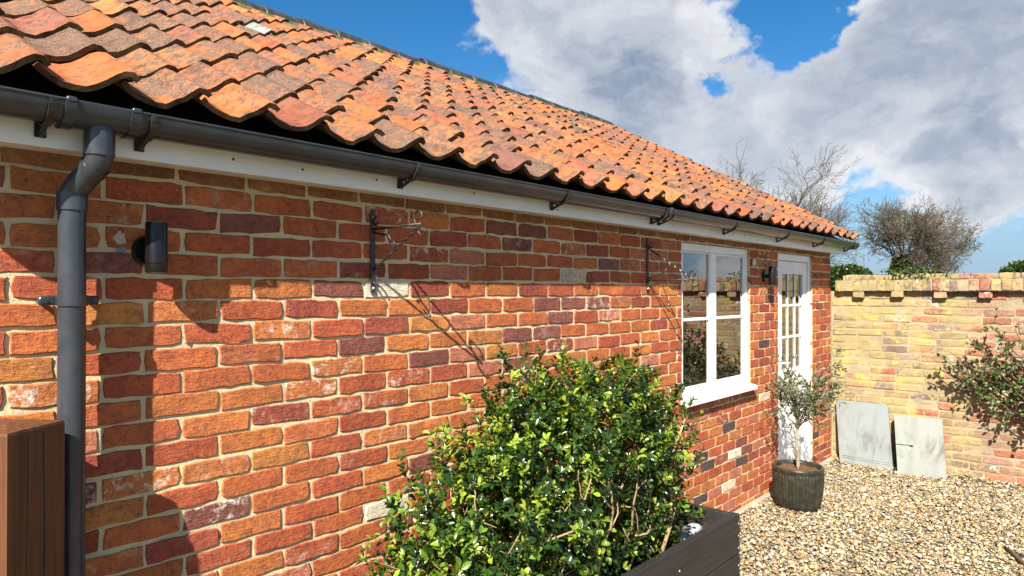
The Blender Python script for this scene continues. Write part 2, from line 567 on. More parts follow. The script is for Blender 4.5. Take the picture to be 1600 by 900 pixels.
def pebbles():
    t = (1 + 5 ** 0.5) / 2
    ico = np.array([(-1, t, 0), (1, t, 0), (-1, -t, 0), (1, -t, 0), (0, -1, t), (0, 1, t), (0, -1, -t), (0, 1, -t),
                    (t, 0, -1), (t, 0, 1), (-t, 0, -1), (-t, 0, 1)]) / math.sqrt(1 + t * t)
    fc = np.array([(0, 11, 5), (0, 5, 1), (0, 1, 7), (0, 7, 10), (0, 10, 11), (1, 5, 9), (5, 11, 4), (11, 10, 2), (10, 7, 6), (7, 1, 8),
                   (3, 9, 4), (3, 4, 2), (3, 2, 6), (3, 6, 8), (3, 8, 9), (4, 9, 5), (2, 4, 11), (6, 2, 10), (8, 6, 7), (9, 8, 1)])
    n = 58000
    g = np.random.default_rng(3)
    x = g.uniform(3.0, 7.52, n)
    y = g.uniform(-0.75, 2.24, n)
    size = g.gamma(4.0, 0.0016, n).clip(0.0035, 0.017) + 0.0012
    z = g.uniform(-0.008, 0.016, n) + 0.012 * np.sin(x * 2.1 + 1) * np.sin(y * 2.7) * 0.6
    z += np.where(x > 7.35, (x - 7.35) * 0.18, 0)
    sc = size[:, None] * g.uniform(0.65, 1.35, (n, 3)) * np.array([1.15, 1.0, 0.62])
    v = ico[None] * sc[:, None, :] * g.uniform(0.82, 1.18, (n, 12, 1))
    a = g.uniform(0, 2 * math.pi, n)
    tl = g.normal(0, 0.35, n)
    ca, sa = np.cos(a)[:, None], np.sin(a)[:, None]
    ct, st = np.cos(tl)[:, None], np.sin(tl)[:, None]
    vy, vz = v[..., 1] * ct - v[..., 2] * st, v[..., 1] * st + v[..., 2] * ct
    vx = v[..., 0]
    out = np.stack([vx * ca - vy * sa + x[:, None], vx * sa + vy * ca + y[:, None], vz + z[:, None]], -1)
    faces = (fc[None] + (np.arange(n) * 12)[:, None, None]).reshape(-1, 3)
    pal = np.array([(0.58, 0.43, 0.19), (0.62, 0.53, 0.36), (0.66, 0.62, 0.52), (0.48, 0.31, 0.13), (0.36, 0.30, 0.24), (0.20, 0.17, 0.15),
                    (0.34, 0.17, 0.09), (0.70, 0.60, 0.40)])
    ci = g.choice(len(pal), n, p=[.20, .20, .16, .12, .10, .09, .04, .09])
    cc = np.ones((n, 4))
    cc[:, :3] = pal[ci] * g.uniform(0.30, 0.80, (n, 1))
    me = bpy.data.meshes.new('gravel')
    me.vertices.add(n * 12)
    me.vertices.foreach_set('co', out.astype(np.float32).ravel())
    me.loops.add(len(faces) * 3)
    me.loops.foreach_set('vertex_index', faces.astype(np.int32).ravel())
    me.polygons.add(len(faces))
    me.polygons.foreach_set('loop_start', np.arange(0, len(faces) * 3, 3, dtype=np.int32))
    me.polygons.foreach_set('use_smooth', np.ones(len(faces), bool))
    at = me.color_attributes.new('col', 'FLOAT_COLOR', 'POINT')
    at.data.foreach_set('color', np.repeat(cc, 12, 0).astype(np.float32).ravel())
    me.update(calc_edges=True)
    pm, N = new_mat('flint_pebble')
    base, _ = source(N, 'attr')
    q = pos(N)
    c = N.mix(N.math('MULTIPLY', N.step(N.noise(q, 90, 3), 0.4, 0.7), 0.5), base, N.n('ShaderNodeHueSaturation', None, Value=0.7, Color=base).outputs[0])
    finish(pm, N, principled(N, c, 0.62, None, 0.35))
    me.materials.append(pm)
    o = link('gravel', me, None, 'stuff')
    return tag(o, 'cream and brown flint pebbles of the gravel yard', 'gravel')


pebbles()

# ================================================================== HOUSE
house = thing('brick_outbuilding', 'single-storey red brick outbuilding with orange pantile roof', 'building', (3.8, CW, 0))
XL, XR = 0.22, 7.495
WX0, WX1, WZ0, WZ1 = 4.285, 5.445, 0.955, 2.0765     # window opening
DX0, DX1, DZ1 = 6.045, 6.935, 2.0765                 # door opening
D0 = CW + 0.0044                                     # mortar face
HB = 7.9                                             # back of the house

wm = MB()
def wall_seg(x0, x1, z0, z1):
    wm.box(x0, x1, D0, CW + 0.22, z0, z1)
wall_seg(XL, WX0, -0.05, 2.30)
wall_seg(WX0, WX1, -0.05, WZ0)
wall_seg(WX0, WX1, WZ1, 2.30)
wall_seg(WX1, DX0, -0.05, 2.30)
wall_seg(DX0, DX1, WZ1, 2.30)
wall_seg(DX1, XR, -0.05, 2.30)
wall = wm.build('wall', M['mortar'], house)
# the other walls of the building
gb, N = new_mat('gable_brickwork')
p_ = pos(N)
sx = N.n('ShaderNodeSeparateXYZ', None, Vector=p_)
uv = N.n('ShaderNodeCombineXYZ', None, X=N.math('ADD', sx.outputs[0], sx.outputs[1]), Y=sx.outputs[2], Z=0.0).outputs[0]
bt = N.n('ShaderNodeTexBrick', dict(offset=0.5), Vector=uv, Color1=(0.36, 0.11, 0.05), Color2=(0.28, 0.09, 0.05), Mortar=(0.48, 0.42, 0.28),
         Scale=1.0, Mortar_Size=0.006, Brick_Width=0.234, Row_Height=0.075)
finish(gb, N, principled(N, bt.outputs[0], 0.9, None, 0.2))
ZRIDGE = 3.855
RS = math.atan2(ZRIDGE - 2.215, 5.115 - 2.06)          # roof pitch
zr = lambda y: 2.215 + (y - 2.06) * math.tan(RS)
YR = 5.115
for gx0, gx1 in ((XL, XL + 0.22), (XR - 0.22, XR)):
    MB().prism([(CW + 0.221, -0.05), (HB, -0.05), (HB, 2.28), (YR, zr(YR) - 0.06), (CW + 0.221, zr(CW + 0.22) - 0.075)], 0, gx0, gx1).build('gable_wall', gb, house)
MB().box(XL + 0.22, XR - 0.22, HB - 0.22, HB, -0.05, 2.28).build('rear_wall', gb, house)
MB().box(XL + 0.22, XR - 0.22, CW + 0.221, HB - 0.221, -0.045, 0.02).build('room_floor', M['inside_floor'], house)
MB().box(XL + 0.22, XR - 0.22, CW + 0.221, HB - 0.221, 2.31, 2.33).build('room_ceiling', M['inside'], house)
MB().box(XL + 0.22, XR - 0.22, CW + 2.6, CW + 2.66, 0.02, 2.31).build('room_partition', M['inside'], house)
fm = MB().bbox(XL, DX0 - 0.01, CW - 0.045, D0 - 0.001, -0.05, 0.022, 0.006)
fm.bbox(DX1 + 0.01, XR, CW - 0.045, D0 - 0.001, -0.05, 0.022, 0.006)
fm.build('footing', M['concrete'], house)


def brick_mesh(L, H, rough, g, D=0.024, nx=9, nz=5, arris=0.003):
    """front-facing brick (face to -y) about its centre: flat face, worn arrises, uneven outline"""
    eu, ev = min(0.25, arris / L), min(0.25, arris / H)
    us = np.concatenate([[-0.5], np.linspace(-0.5 + eu, 0.5 - eu, nx - 2), [0.5]])
    vs_ = np.concatenate([[-0.5], np.linspace(-0.5 + ev, 0.5 - ev, nz - 2), [0.5]])
    U, V = np.meshgrid(us, vs_)
    X, Z = U * L, V * H
    ph = g.uniform(0, 6.28, 6)
    bu, bv = np.abs(U) > 0.5 - eu - 1e-6, np.abs(V) > 0.5 - ev - 1e-6
    zj = 0.0016 * np.sin(us * 12 + ph[1]) + g.normal(0, 0.0012, nx)
    zk = 0.0016 * np.sin(us * 10 + ph[4]) + g.normal(0, 0.0012, nx)
    Z = Z + np.where(V > 0, zj[None, :], zk[None, :]) * bv + g.normal(0, 0.0016) * U * 2
    xj, xk = g.normal(0, 0.0013, nz), g.normal(0, 0.0013, nz)
    X = X + np.where(U > 0, xj[:, None], xk[:, None]) * bu + 0.001 * np.sin(V * 6 + ph[0])
    corner = bu & bv
    cr = g.uniform(0.0, 0.005, (2, 2))
    cr = cr[(V > 0).astype(int), (U > 0).astype(int)]
    X = X - np.sign(U) * corner * cr
    Z = Z - np.sign(V) * corner * cr * 0.7
    edge = (np.abs(U) == 0.5) | (np.abs(V) == 0.5)
    Y = g.normal(0, 0.0005 + 0.0022 * rough, U.shape) + edge * g.uniform(0.0022, 0.0050, U.shape)
    Y = Y + rough * 0.003 * np.sin(U * 13 + ph[2]) * np.sin(V * 5 + ph[3])
    Y = np.where(edge, Y, np.minimum(Y, 0.0012))
    tilt = g.normal(0, 0.0006, 2)
    Y = Y + U * tilt[0] * 2 + V * tilt[1]
    front = np.stack([X, Y, Z], -1).reshape(-1, 3)
    idx = np.arange(nx * nz).reshape(nz, nx)
    faces = []
    for i in range(nz - 1):
        for j in range(nx - 1):
            faces.append((idx[i, j], idx[i, j + 1], idx[i + 1, j + 1], idx[i + 1, j]))
    ring = list(idx[0, :]) + list(idx[1:, -1]) + list(idx[-1, -2::-1]) + list(idx[-2:0:-1, 0])
    back = front[ring].copy()
    back[:, 1] = D
    n0 = len(front)
    m = len(ring)
    for k in range(m):
        k2 = (k + 1) % m
        faces.append((ring[k2], ring[k], n0 + k, n0 + k2))
    return np.concatenate([front, back]), [tuple(int(q) for q in f) for f in faces]


PAL = [((0.40, 0.112, 0.042), 28), ((0.36, 0.088, 0.040), 26), ((0.43, 0.140, 0.046), 18), ((0.28, 0.068, 0.042), 11), ((0.44, 0.170, 0.052), 5),
       ((0.42, 0.145, 0.085), 7), ((0.20, 0.068, 0.052), 5), ((0.07, 0.05, 0.048), 0.3), ((0.54, 0.45, 0.32), 0.5)]
PC = np.array([p[0] for p in PAL])
PW = np.array([p[1] for p in PAL], float)
PW /= PW.sum()


def brick_color(g, lower=False):
    w = PW.copy()
    if lower:
        w[7] *= 2
        w[5] *= 2
        w /= w.sum()
    c = PC[g.choice(len(PC), p=w)] * g.uniform(0.88, 1.12)
    wash = 0.0
    r = g.random()
    if r < 0.03:
        wash = 0.9
    elif r < 0.16:
        wash = g.uniform(0.15, 0.45)
    return (*c, wash)


CTH, STH = math.cos(R(YAW)), math.sin(R(YAW))
def project(x, y, z):
    fw = x * CTH + y * STH
    return 800 + 1070 * (x * STH - y * CTH) / fw, 455.4 - 1070 * (z - 1.73) / fw, fw


def hidden_by_shrub(u, v):
    if 640 < u < 1050 and v > 600 + max(0, (760 - u)) * 0.9:
        return True
    return v > 905 or u < -20 or (u < 95 and v > 670)


bricks = []
g1 = np.random.default_rng(21)
for k in range(-23, 6):
    zc = 1.74 + 0.075 * k
    if k == 5:                       # bricks set on end below the eaves, mixed with stretchers
        x = XL
        while x < XR - 0.02:
            over = (WX0 - 0.1 < x < WX1 + 0.05) or (DX0 - 0.1 < x < DX1)
            w = 0.112 if over else 0.234
            x1 = min(x + w, XR)
            bricks.append((x + 0.005, x1 - 0.005, zc, k))
            x = x1
        continue
    x = 1.409 - 0.234 * 7 + (0.117 if k % 2 else 0.0) + g1.normal(0, 0.004)
    while x < XR:
        x0, x1 = x + 0.0055 + g1.normal(0, 0.0012), x + 0.234 - 0.0055 + g1.normal(0, 0.0012)
        x += 0.234
        segs = [(max(x0, XL + 0.001), min(x1, XR - 0.001))]
        for (a, b, z0, z1) in ((WX0, WX1, WZ0 - 0.02, WZ1), (DX0, DX1, -1, DZ1)):
            if z0 < zc < z1:
                ns = []
                for (p, q) in segs:
                    if p < a:
                        ns.append((p, min(q, a - 0.001)))
                    if q > b:
                        ns.append((max(p, b + 0.001), q))
                segs = ns
        for (p, q) in segs:
            if q - p > 0.025:
                bricks.append((p, q, zc, k))

CREAM, BURNT = (0.60, 0.54, 0.42), (0.085, 0.055, 0.050)
SPECIAL = [(1.80, 0, CREAM, 0.3), (1.70, -12, CREAM, 0.5), (0.78, -8, None, 1.0), (1.20, -2, None, 1.0), (1.45, -4, None, 0.9), (1.40, -5, None, 0.8),
           (0.70, -4, None, 1.0), (4.22, -12, BURNT, 0.1), (5.0, -14, BURNT, 0.0), (4.6, -16, BURNT, 0.0), (4.78, -17, BURNT, 0.0), (5.35, -18, BURNT, 0.0),
           (4.62, -20, BURNT, 0.0), (5.72, -6, BURNT, 0.0), (5.1, -17, CREAM, 0.9), (4.2, -15, None, 0.8), (2.05, -9, None, 0.9), (1.2, -14, None, 1.0), (3.3, 2, (0.2, 0.09, 0.08), 0.0)]
rank = []
for i, (p, q, zc, k) in enumerate(bricks):
    u, v, fw = project((p + q) / 2, CW, zc)
    hid = hidden_by_shrub(u, v) or zc > 2.13
    rank.append((hid, -(q - p) / fw ** 2, i))
rank.sort()
single = set(r[2] for r in rank[:300])
far = MB()
for i, (p, q, zc, k) in enumerate(bricks):
    rough = 1.0 if g1.random() < 0.07 else g1.uniform(0, 0.25)
    vs, fs = brick_mesh(q - p, 0.0645 + g1.normal(0, 0.0013), rough, g1)
    c = brick_color(g1, zc < 1.0 and p > 3.5)
    for (sx_, sk, sc_, sw_) in SPECIAL:
        if sk == k and p < sx_ < q:
            c = (*(sc_ if sc_ else c[:3]), sw_)
    if k == 5:
        c = (*(np.array((0.26, 0.115, 0.055)) * g1.uniform(0.75, 1.15)), 0.1)
    off = Matrix.Translation(((p + q) / 2, CW - 0.0008 + g1.normal(0, 0.0009), zc + g1.normal(0, 0.0012)))
    if i in single:
        b = MB().add(vs, fs)
        me = b.mesh('brick', M['brick_o'], True)
        me.set_sharp_from_angle(angle=R(22))
        link('brick', me, wall, None, off, c)
    else:
        far.add(vs, fs, off, c)
far.build('brickwork', M['brick_a'], wall, True, 'stuff').data.set_sharp_from_angle(angle=R(22))

def paint_patch(x, z, w, h, c, seed):
    g = np.random.default_rng(seed)
    pts = []
    for i in range(18):
        a = 2 * math.pi * i / 18
        r = g.uniform(0.55, 1.0)
        pts.append((x + math.cos(a) * w / 2 * r, z + math.sin(a) * h / 2 * r))
    o = MB().prism(pts, 1, CW - 0.0055, CW + 0.002).build('paint_patch', plain_mat('old_paint', c, 0.8, 0.2, 0.15, 90, 0.6, 200), house)
    fix_normals(o.data)


paint_patch(5.517, 1.968, 0.085, 0.066, (0.72, 0.70, 0.64), 1)
paint_patch(0.752, 1.892, 0.045, 0.050, (0.50, 0.40, 0.36), 2)
paint_patch(0.758, 1.858, 0.035, 0.018, (0.16, 0.26, 0.36), 3)

# ---------------------------------------------------------------- roof
TW, ROWS, COLS = 0.2105, 13, 36
GA = math.hypot(5.115 - 2.06, ZRIDGE - 2.215) / ROWS
X0T, Y0T, Z0T = 0.060, 2.06, 2.248
rd = MB()
rn = Vector((0, -math.sin(RS), math.cos(RS)))
def roof_pt(y, o):
    return (y + rn.y * o, zr(y) + rn.z * o)
poly = [roof_pt(2.19, -0.015), roof_pt(YR - 0.02, -0.015), roof_pt(YR - 0.02, -0.04), roof_pt(2.19, -0.04)]
rd.prism(poly, 0, X0T + 0.03, X0T + COLS * TW - 0.02)
yb = 2 * YR - 2.105
poly2 = [(2 * YR - a, b) for a, b in poly]
rd.prism(poly2, 0, X0T + 0.03, X0T + COLS * TW - 0.02)
roof = rd.build('roof', M['felt'], house)
fix_normals(roof.data)

PROF = [(0.0, .64), (0.08, .43), (0.18, .22), (0.30, .06), (0.43, 0.0), (0.56, .05), (0.69, .22), (0.80, .48), (0.90, .80), (0.98, .99), (1.06, 1.0), (1.13, .78)]


def tile_mesh(g):
    w, h, t, L = TW, 0.062, 0.016, GA + 0.045
    ys = [0.0, 0.012, L * 0.5, L]
    h *= g.uniform(0.92, 1.08)
    top, bot = [], []
    jit = g.normal(0, 0.0018, len(PROF))
    nose = g.normal(0, 0.0022, len(PROF)) + 0.004 * np.sin(np.linspace(0, 3.1, len(PROF)) + g.uniform(0, 3))
    for iy, y in enumerate(ys):
        for j, (a, b) in enumerate(PROF):
            dx = PROF[min(j + 1, len(PROF) - 1)][0] - PROF[max(j - 1, 0)][0]
            dz = (PROF[min(j + 1, len(PROF) - 1)][1] - PROF[max(j - 1, 0)][1]) * h / w
            nn = math.hypot(dx, dz)
            nxx, nzz = -dz / nn, dx / nn
            x, z = a * w, b * h + jit[j] + (-0.0025 if iy == 0 else 0)
            yy = y + (nose[j] if iy < 2 else 0)
            top.append((x + nxx * t * 0.5, yy, z + nzz * t * 0.5 + t))
            bot.append((x - nxx * t * 0.5, yy, z - nzz * t * 0.5 + t))
    n = len(PROF)
    m = len(ys)
    vs = top + bot
    o = n * m
    fs = []
    for i in range(m - 1):
        for j in range(n - 1):
            a, b, c, d = i * n + j, i * n + j + 1, (i + 1) * n + j + 1, (i + 1) * n + j
            fs.append((a, b, c, d))
            fs.append((o + d, o + c, o + b, o + a))
        fs.append((i * n, (i + 1) * n, o + (i + 1) * n, o + i * n))
        e = n - 1
        fs.append((i * n + e, o + i * n + e, o + (i + 1) * n + e, (i + 1) * n + e))
    for j in range(n - 1):
        fs.append((j, o + j, o + j + 1, j + 1))
        a = (m - 1) * n
        fs.append((a + j, a + j + 1, o + a + j + 1, o + a + j))
    global NOSE
    NOSE = [len(fs) - 2 * (n - 1) + 2 * j for j in range(n - 1)]
    return vs, fs


g2 = np.random.default_rng(8)
TV = [tile_mesh(g2) for _ in range(8)]
TM = [MB().add(*t).mesh('roof_tile', M['tile_o'], False) for t in TV]
M['tile_edge'] = plain_mat('shaded_dirty_tile_edge', (0.05, 0.027, 0.018), 0.95, 0.1, 0.2, 30, 0.6, 120, c2=(0.08, 0.055, 0.026))  # nose faces coloured dark: mostly painted shade, with some dirt and algae
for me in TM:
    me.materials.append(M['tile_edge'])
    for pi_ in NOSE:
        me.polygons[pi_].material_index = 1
    sm = np.ones(len(me.polygons), bool)
    me.polygons.foreach_set('use_smooth', sm)
    for e in me.edges:
        pass
    if hasattr(me, 'set_sharp_from_angle'):
        me.set_sharp_from_angle(angle=R(50))
TPAL = [((0.33, 0.105, 0.034), 34), ((0.30, 0.090, 0.033), 28), ((0.26, 0.083, 0.044), 18), ((0.22, 0.074, 0.046), 10), ((0.35, 0.125, 0.042), 12), ((0.16, 0.072, 0.055), 6)]
TC = np.array([p[0] for p in TPAL])
TP = np.array([p[1] for p in TPAL], float)
TP /= TP.sum()
TILT = math.atan2(0.019, GA)
slots = []
for r in range(ROWS):
    for c in range(COLS):
        x = X0T + c * TW
        y = Y0T + r * GA * math.cos(RS)
        z = Z0T + r * GA * math.sin(RS)
        u, v, fw = project(x + 0.1, y, z)
        slots.append((fw + (100 if v < -25 or u < -60 else 0), r, c, x, y, z))
slots.sort()
far = MB()
for i, (fw, r, c, x, y, z) in enumerate(slots):
    k = int(g2.integers(8))
    col = TC[g2.choice(len(TC), p=TP)] * g2.uniform(0.88, 1.12)
    # older, more weathered tiles near the left end
    alpha = float(np.clip(g2.normal(0.35 if c > 12 else 0.55, 0.35), 0, 1.2))
    if (r, c) == (8, 9):
        col, alpha = np.array((0.20, 0.235, 0.23)), -1.0
    mt = Matrix.Translation((x + g2.normal(0, 0.003), y + g2.normal(0, 0.006), z + abs(g2.normal(0, 0.003)))) @ \
        Matrix.Rotation(RS - TILT + g2.normal(0, 0.008), 4, 'X') @ Matrix.Rotation(g2.normal(0, 0.012), 4, 'Z') @ Matrix.Rotation(g2.normal(0, 0.012), 4, 'Y')
    if i < 300:
        link('roof_tile', TM[k], roof, None, mt, (*col, alpha))
    else:
        far.add(TV[k][0], TV[k][1], mt, (*col, alpha))
ft = far.build('pantiles', M['tile_a'], roof, True, 'stuff')
ft.data.set_sharp_from_angle(angle=R(50))
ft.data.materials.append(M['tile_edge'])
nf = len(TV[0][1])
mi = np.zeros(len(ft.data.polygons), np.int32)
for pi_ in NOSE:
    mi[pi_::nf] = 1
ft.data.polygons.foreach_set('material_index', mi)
# rear slope
bm_ = MB()
yy0, zz0 = 2 * YR - Y0T, Z0T
for c in range(COLS):
    for j, (a, b) in enumerate(PROF[:-1]):
        a2, b2 = PROF[j + 1]
        if a2 > 1.0:
            break
        x0, x1 = X0T + (c + a) * TW, X0T + (c + a2) * TW
        h0, h1 = b * 0.05 + 0.02, b2 * 0.05 + 0.02
        bm_.add([(x0, YR, zr(YR) + h0), (x1, YR, zr(YR) + h1), (x1, yy0, zz0 + h1), (x0, yy0, zz0 + h0)], [(0, 1, 2, 3)], None, (0.50, 0.17, 0.06, 0.4))
bm_.build('rear_pantiles', M['tile_a'], roof, True, 'stuff')
# ridge
mo = MB()
g3 = np.random.default_rng(4)
zt = zr(YR)
nseg = 60
lx = np.linspace(X0T, X0T + COLS * TW, nseg)
vs, fs = [], []
for i, x in enumerate(lx):
    for (dy, dz) in ((-0.17, 0.0), (-0.15, 0.040), (-0.118, 0.058), (0, 0.10), (0.10, 0.07), (0.15, -0.03)):
        vs.append((x, YR + dy + g3.normal(0, 0.008), zt + dz + g3.normal(0, 0.006)))
for i in range(nseg - 1):
    for j in range(5):
        fs.append((i * 6 + j, (i + 1) * 6 + j, (i + 1) * 6 + j + 1, i * 6 + j + 1))
mo.add(vs, fs).build('ridge_mortar', M['moss'], roof, True)
RL = 0.33
x = X0T + 0.02
while x < X0T + COLS * TW - 0.1:
    L = min(RL, X0T + COLS * TW - x - 0.01)
    vs, fs = [], []
    n = 11
    dz0 = g3.normal(0, 0.006)
    for i, (xx, rr) in enumerate(((x, 0.118), (x + 0.02, 0.120), (x + L * 0.93, 0.112), (x + L + 0.02, 0.110))):
        for th_ in (0, 1):
            for j in range(n):
                a = math.pi * j / (n - 1)
                q = rr - th_ * 0.014
                vs.append((xx, YR + math.cos(a) * q, zt + 0.022 + dz0 + math.sin(a) * q * 1.05))
    for i in range(3):
        for th_ in (0, 1):
            for j in range(n - 1):
                a = (i * 2 + th_) * n + j
                b = ((i + 1) * 2 + th_) * n + j
                fs.append((a, a + 1, b + 1, b) if th_ == 0 else (b, b + 1, a + 1, a))
    for e in (0, 3):
        for j in range(n - 1):
            a, b = e * 2 * n + j, (e * 2 + 1) * n + j
            fs.append((a, b, b + 1, a + 1) if e == 0 else (a + 1, b + 1, b, a))
    MB().add(vs, fs).build('ridge_tile', M['ridge'], roof, True)
    x += RL

# ---------------------------------------------------------------- eaves: fascia, soffit, gutter, downpipe
FY = 2.145
EX0, EX1 = 0.16, 7.675
fa = MB()
fa.bbox(EX0, 5.158, FY, FY + 0.02, 2.116, 2.236, 0.003)
fa.bbox(5.162, EX1, FY - 0.001, FY + 0.02, 2.114, 2.236, 0.003)
fa.box(EX0, EX1, FY + 0.0205, CW + 0.0, 2.122, 2.130)
fa.box(EX1 - 0.012, EX1, FY + 0.0205, CW + 0.02, 2.131, 2.25)
fascia = fa.build('fascia', M['upvc'], house)
for nx_ in (1.30, 1.62, 2.15, 2.75, 3.95, 4.5, 5.05, 5.30, 6.1, 6.9, 0.42, 1.05):
    MB().lathe([(0.0, -0.002), (0.004, -0.002), (0.0045, 0.0), (0.0, 0.003)], 8).build('nail', M['iron'], fascia).matrix_basis = \
        Matrix.Translation((nx_, FY - 0.002, 2.155 + g3.normal(0, 0.006))) @ Matrix.Rotation(R(90), 4, 'X')
GY, GZ, GR = 2.088, 2.226, 0.057
def half_round(mb, x0, x1, r0, r1, n=14, a0=180, a1=360):
    vs, fs = [], []
    for x in (x0, x1):
        for r in (r0, r1):
            for j in range(n + 1):
                a = R(a0 + (a1 - a0) * j / n)
                vs.append((x, GY - math.cos(a) * r * -1, GZ + math.sin(a) * r))
    m = n + 1
    for j in range(n):
        fs += [(j, j + 1, 2 * m + j + 1, 2 * m + j), (m + j + 1, m + j, 3 * m + j, 3 * m + j + 1),
               (j + 1, j, m + j, m + j + 1), (2 * m + j, 2 * m + j + 1, 3 * m + j + 1, 3 * m + j)]
    fs += [(0, 2 * m, 3 * m, m), (n, m + n, 3 * m + n, 2 * m + n)]
    mb.add(vs, fs)
gm = MB()
half_round(gm, 0.13, 7.66, GR, GR - 0.004)
for xx in (0.128, 7.662):
    half_round(gm, xx - 0.012, xx + 0.012, GR + 0.004, 0.0005)
gm.tube([(0.13, GY - GR + 0.001, GZ), (7.66, GY - GR + 0.001, GZ)], 0.0042, 8)
gutter = gm.build('gutter', M['black'], house, True)
fix_normals(gutter.data)
gutter.data.set_sharp_from_angle(angle=R(40))
om = MB()
half_round(om, 0.575, 0.705, GR + 0.005, GR + 0.001)
om.tube([(0.644, GY, GZ - 0.05), (0.644, GY, GZ - 0.10)], 0.0385, 20)
om.build('gutter_outlet', M['black'], gutter, True).data.set_sharp_from_angle(angle=R(40))
for ux in (0.561, 0.718, 3.72):
    um = MB()
    half_round(um, ux - 0.013, ux + 0.013, GR + 0.010, GR + 0.001)
    um.bbox(ux - 0.013, ux + 0.013, GY - GR - 0.012, GY - GR + 0.006, GZ - 0.006, GZ + 0.008, 0.003)
    um.build('gutter_clip', M['black'], gutter, True).data.set_sharp_from_angle(angle=R(40))
for bx_ in (0.52, 0.765, 1.732, 2.698, 3.673, 3.76, 4.684, 5.695, 6.59, 7.527):
    b = MB()
    b.bbox(bx_ - 0.014, bx_ + 0.014, FY - 0.007, FY - 0.001, 2.138, 2.215, 0.002)
    vs, fs = [], []
    pts = []
    for j in range(13):
        a = R(355 - (355 - 182) * j / 12)
        pts.append((GY + math.cos(a) * (GR + 0.004), GZ + math.sin(a) * (GR + 0.004), math.cos(a), math.sin(a)))
    for (y, z, cy, cz) in pts:
        for dx in (-0.009, 0.009):
            for t in (0, 0.006):
                vs.append((bx_ + dx, y + cy * t, z + cz * t))
    for j in range(12):
        a, c = j * 4, (j + 1) * 4
        fs += [(a, a + 2, c + 2, c), (a + 1, c + 1, c + 3, a + 3), (a, c, c + 1, a + 1), (a + 2, a + 3, c + 3, c + 2)]
    fs += [(0, 1, 3, 2), (48, 50, 51, 49)]
    b.add(vs, fs)
    b.tube([(bx_, FY - 0.006, 2.143), (bx_, GY - 0.005, GZ - GR - 0.006), (bx_, GY - GR * 0.75, GZ - GR * 0.75)], [0.007, 0.006, 0.004], 6)
    o = b.build('gutter_bracket', M['iron'], gutter, False)
    fix_normals(o.data)
# downpipe with swan neck
PX, PY = 0.606, 2.182
dp = MB()
dp.tube([(PX, PY, -0.02), (PX, PY, 2.0)], 0.034, 28)
dp.tube([(PX, PY, 1.955), (PX, PY, 2.004)], 0.0385, 28)
dp.tube([(0.644, GY, 2.10), (0.644, GY, 2.145)], 0.0385, 28)
neck = [(0.644, GY, 2.125), (0.644, GY, 2.10), (0.642, GY + 0.004, 2.085), (0.636, GY + 0.02, 2.068), (0.622, GY + 0.06, 2.037), (0.611, GY + 0.082, 2.016), (0.607, PY - 0.004, 2.0), (PX, PY, 1.98)]
dp.tube(neck, 0.0345, 28)
dp.tube([Vector((0.639, GY + 0.012, 2.0765)), Vector((0.634, GY + 0.028, 2.062))], 0.0375, 28)
pipe = dp.build('downpipe', M['black'], house, True)
pipe.data.set_sharp_from_angle(angle=R(40))
for zc in (1.705, 0.35):
    c = MB()
    c.tube([(PX, PY, zc - 0.015), (PX, PY, zc + 0.015)], 0.0385, 28)
    for s in (-1, 1):
        c.bbox(PX + s * 0.034 - 0.026 + s * 0.014, PX + s * 0.034 + 0.026 + s * 0.014, PY + 0.018, PY + 0.030, zc - 0.013, zc + 0.013, 0.004)
        c.tube([(PX + s * 0.06, PY + 0.012, zc), (PX + s * 0.06, CW + 0.004, zc)], 0.007, 10)
    c.build('pipe_clip', M['black'], pipe, True).data.set_sharp_from_angle(angle=R(40))

# ---------------------------------------------------------------- window
def frame_ring(mb, x0, x1, z0, z1, w, y0, y1, b=0.004, wb=None):
    wb = w if wb is None else wb
    mb.bbox(x0, x0 + w, y0, y1, z0, z1, b)
    mb.bbox(x1 - w, x1, y0, y1, z0, z1, b)
    mb.bbox(x0 + w + .0005, x1 - w - .0005, y0 + .0005, y1, z1 - w, z1 - .0005, b)
    mb.bbox(x0 + w + .0005, x1 - w - .0005, y0 + .0005, y1, z0 + .0005, z0 + wb, b)


def pane(x0, x1, z0, z1, y, parent):
    return MB().box(x0, x1, y, y + 0.004, z0, z1).build('pane', M['glass'], parent)


fw_ = MB()
frame_ring(fw_, WX0 + 0.003, WX1 - 0.003, WZ0 + 0.032, WZ1 - 0.004, 0.055, CW + 0.022, CW + 0.085)
fw_.bbox(4.775, 4.862, CW + 0.0225, CW + 0.084, WZ0 + 0.088, WZ1 - 0.0595, 0.004)
window = fw_.build('window', M['upvc'], house)
fix_normals(window.data)
lights = ((WX0 + 0.058, 4.775), (4.862, WX1 - 0.058))
for li, (a, b) in enumerate(lights):
    s = MB()
    z0, z1 = WZ0 + 0.0875, WZ1 - 0.0595
    sw = 0.012 if li == 0 else 0.016
    frame_ring(s, a + .001, b - .001, z0 + .001, z1 - .001, sw, CW + 0.027, CW + 0.080, 0.003)
    o = s.build('sash', M['upvc'], window)
    fix_normals(o.data)
    pane(a + sw, b - sw, z0 + sw, z1 - sw, CW + 0.040, window)
    zb = (z0 + z1) / 2
    o = MB().bbox(a + sw + .001, b - sw - .001, CW + 0.030, CW + 0.0395, zb - 0.011, zb + 0.011, 0.003).build('glazing_bar', M['upvc'], window)
sill = MB()
sill.prism([(CW - 0.055, WZ0 - 0.012), (CW - 0.055, WZ0 + 0.012), (CW - 0.048, WZ0 + 0.018), (CW + 0.0215, WZ0 + 0.031), (CW + 0.085, WZ0 + 0.031), (CW + 0.085, WZ0 + 0.002), (CW - 0.03, WZ0 - 0.003), (CW - 0.035, WZ0 - 0.012)], 0, WX0 - 0.015, WX1 + 0.012)
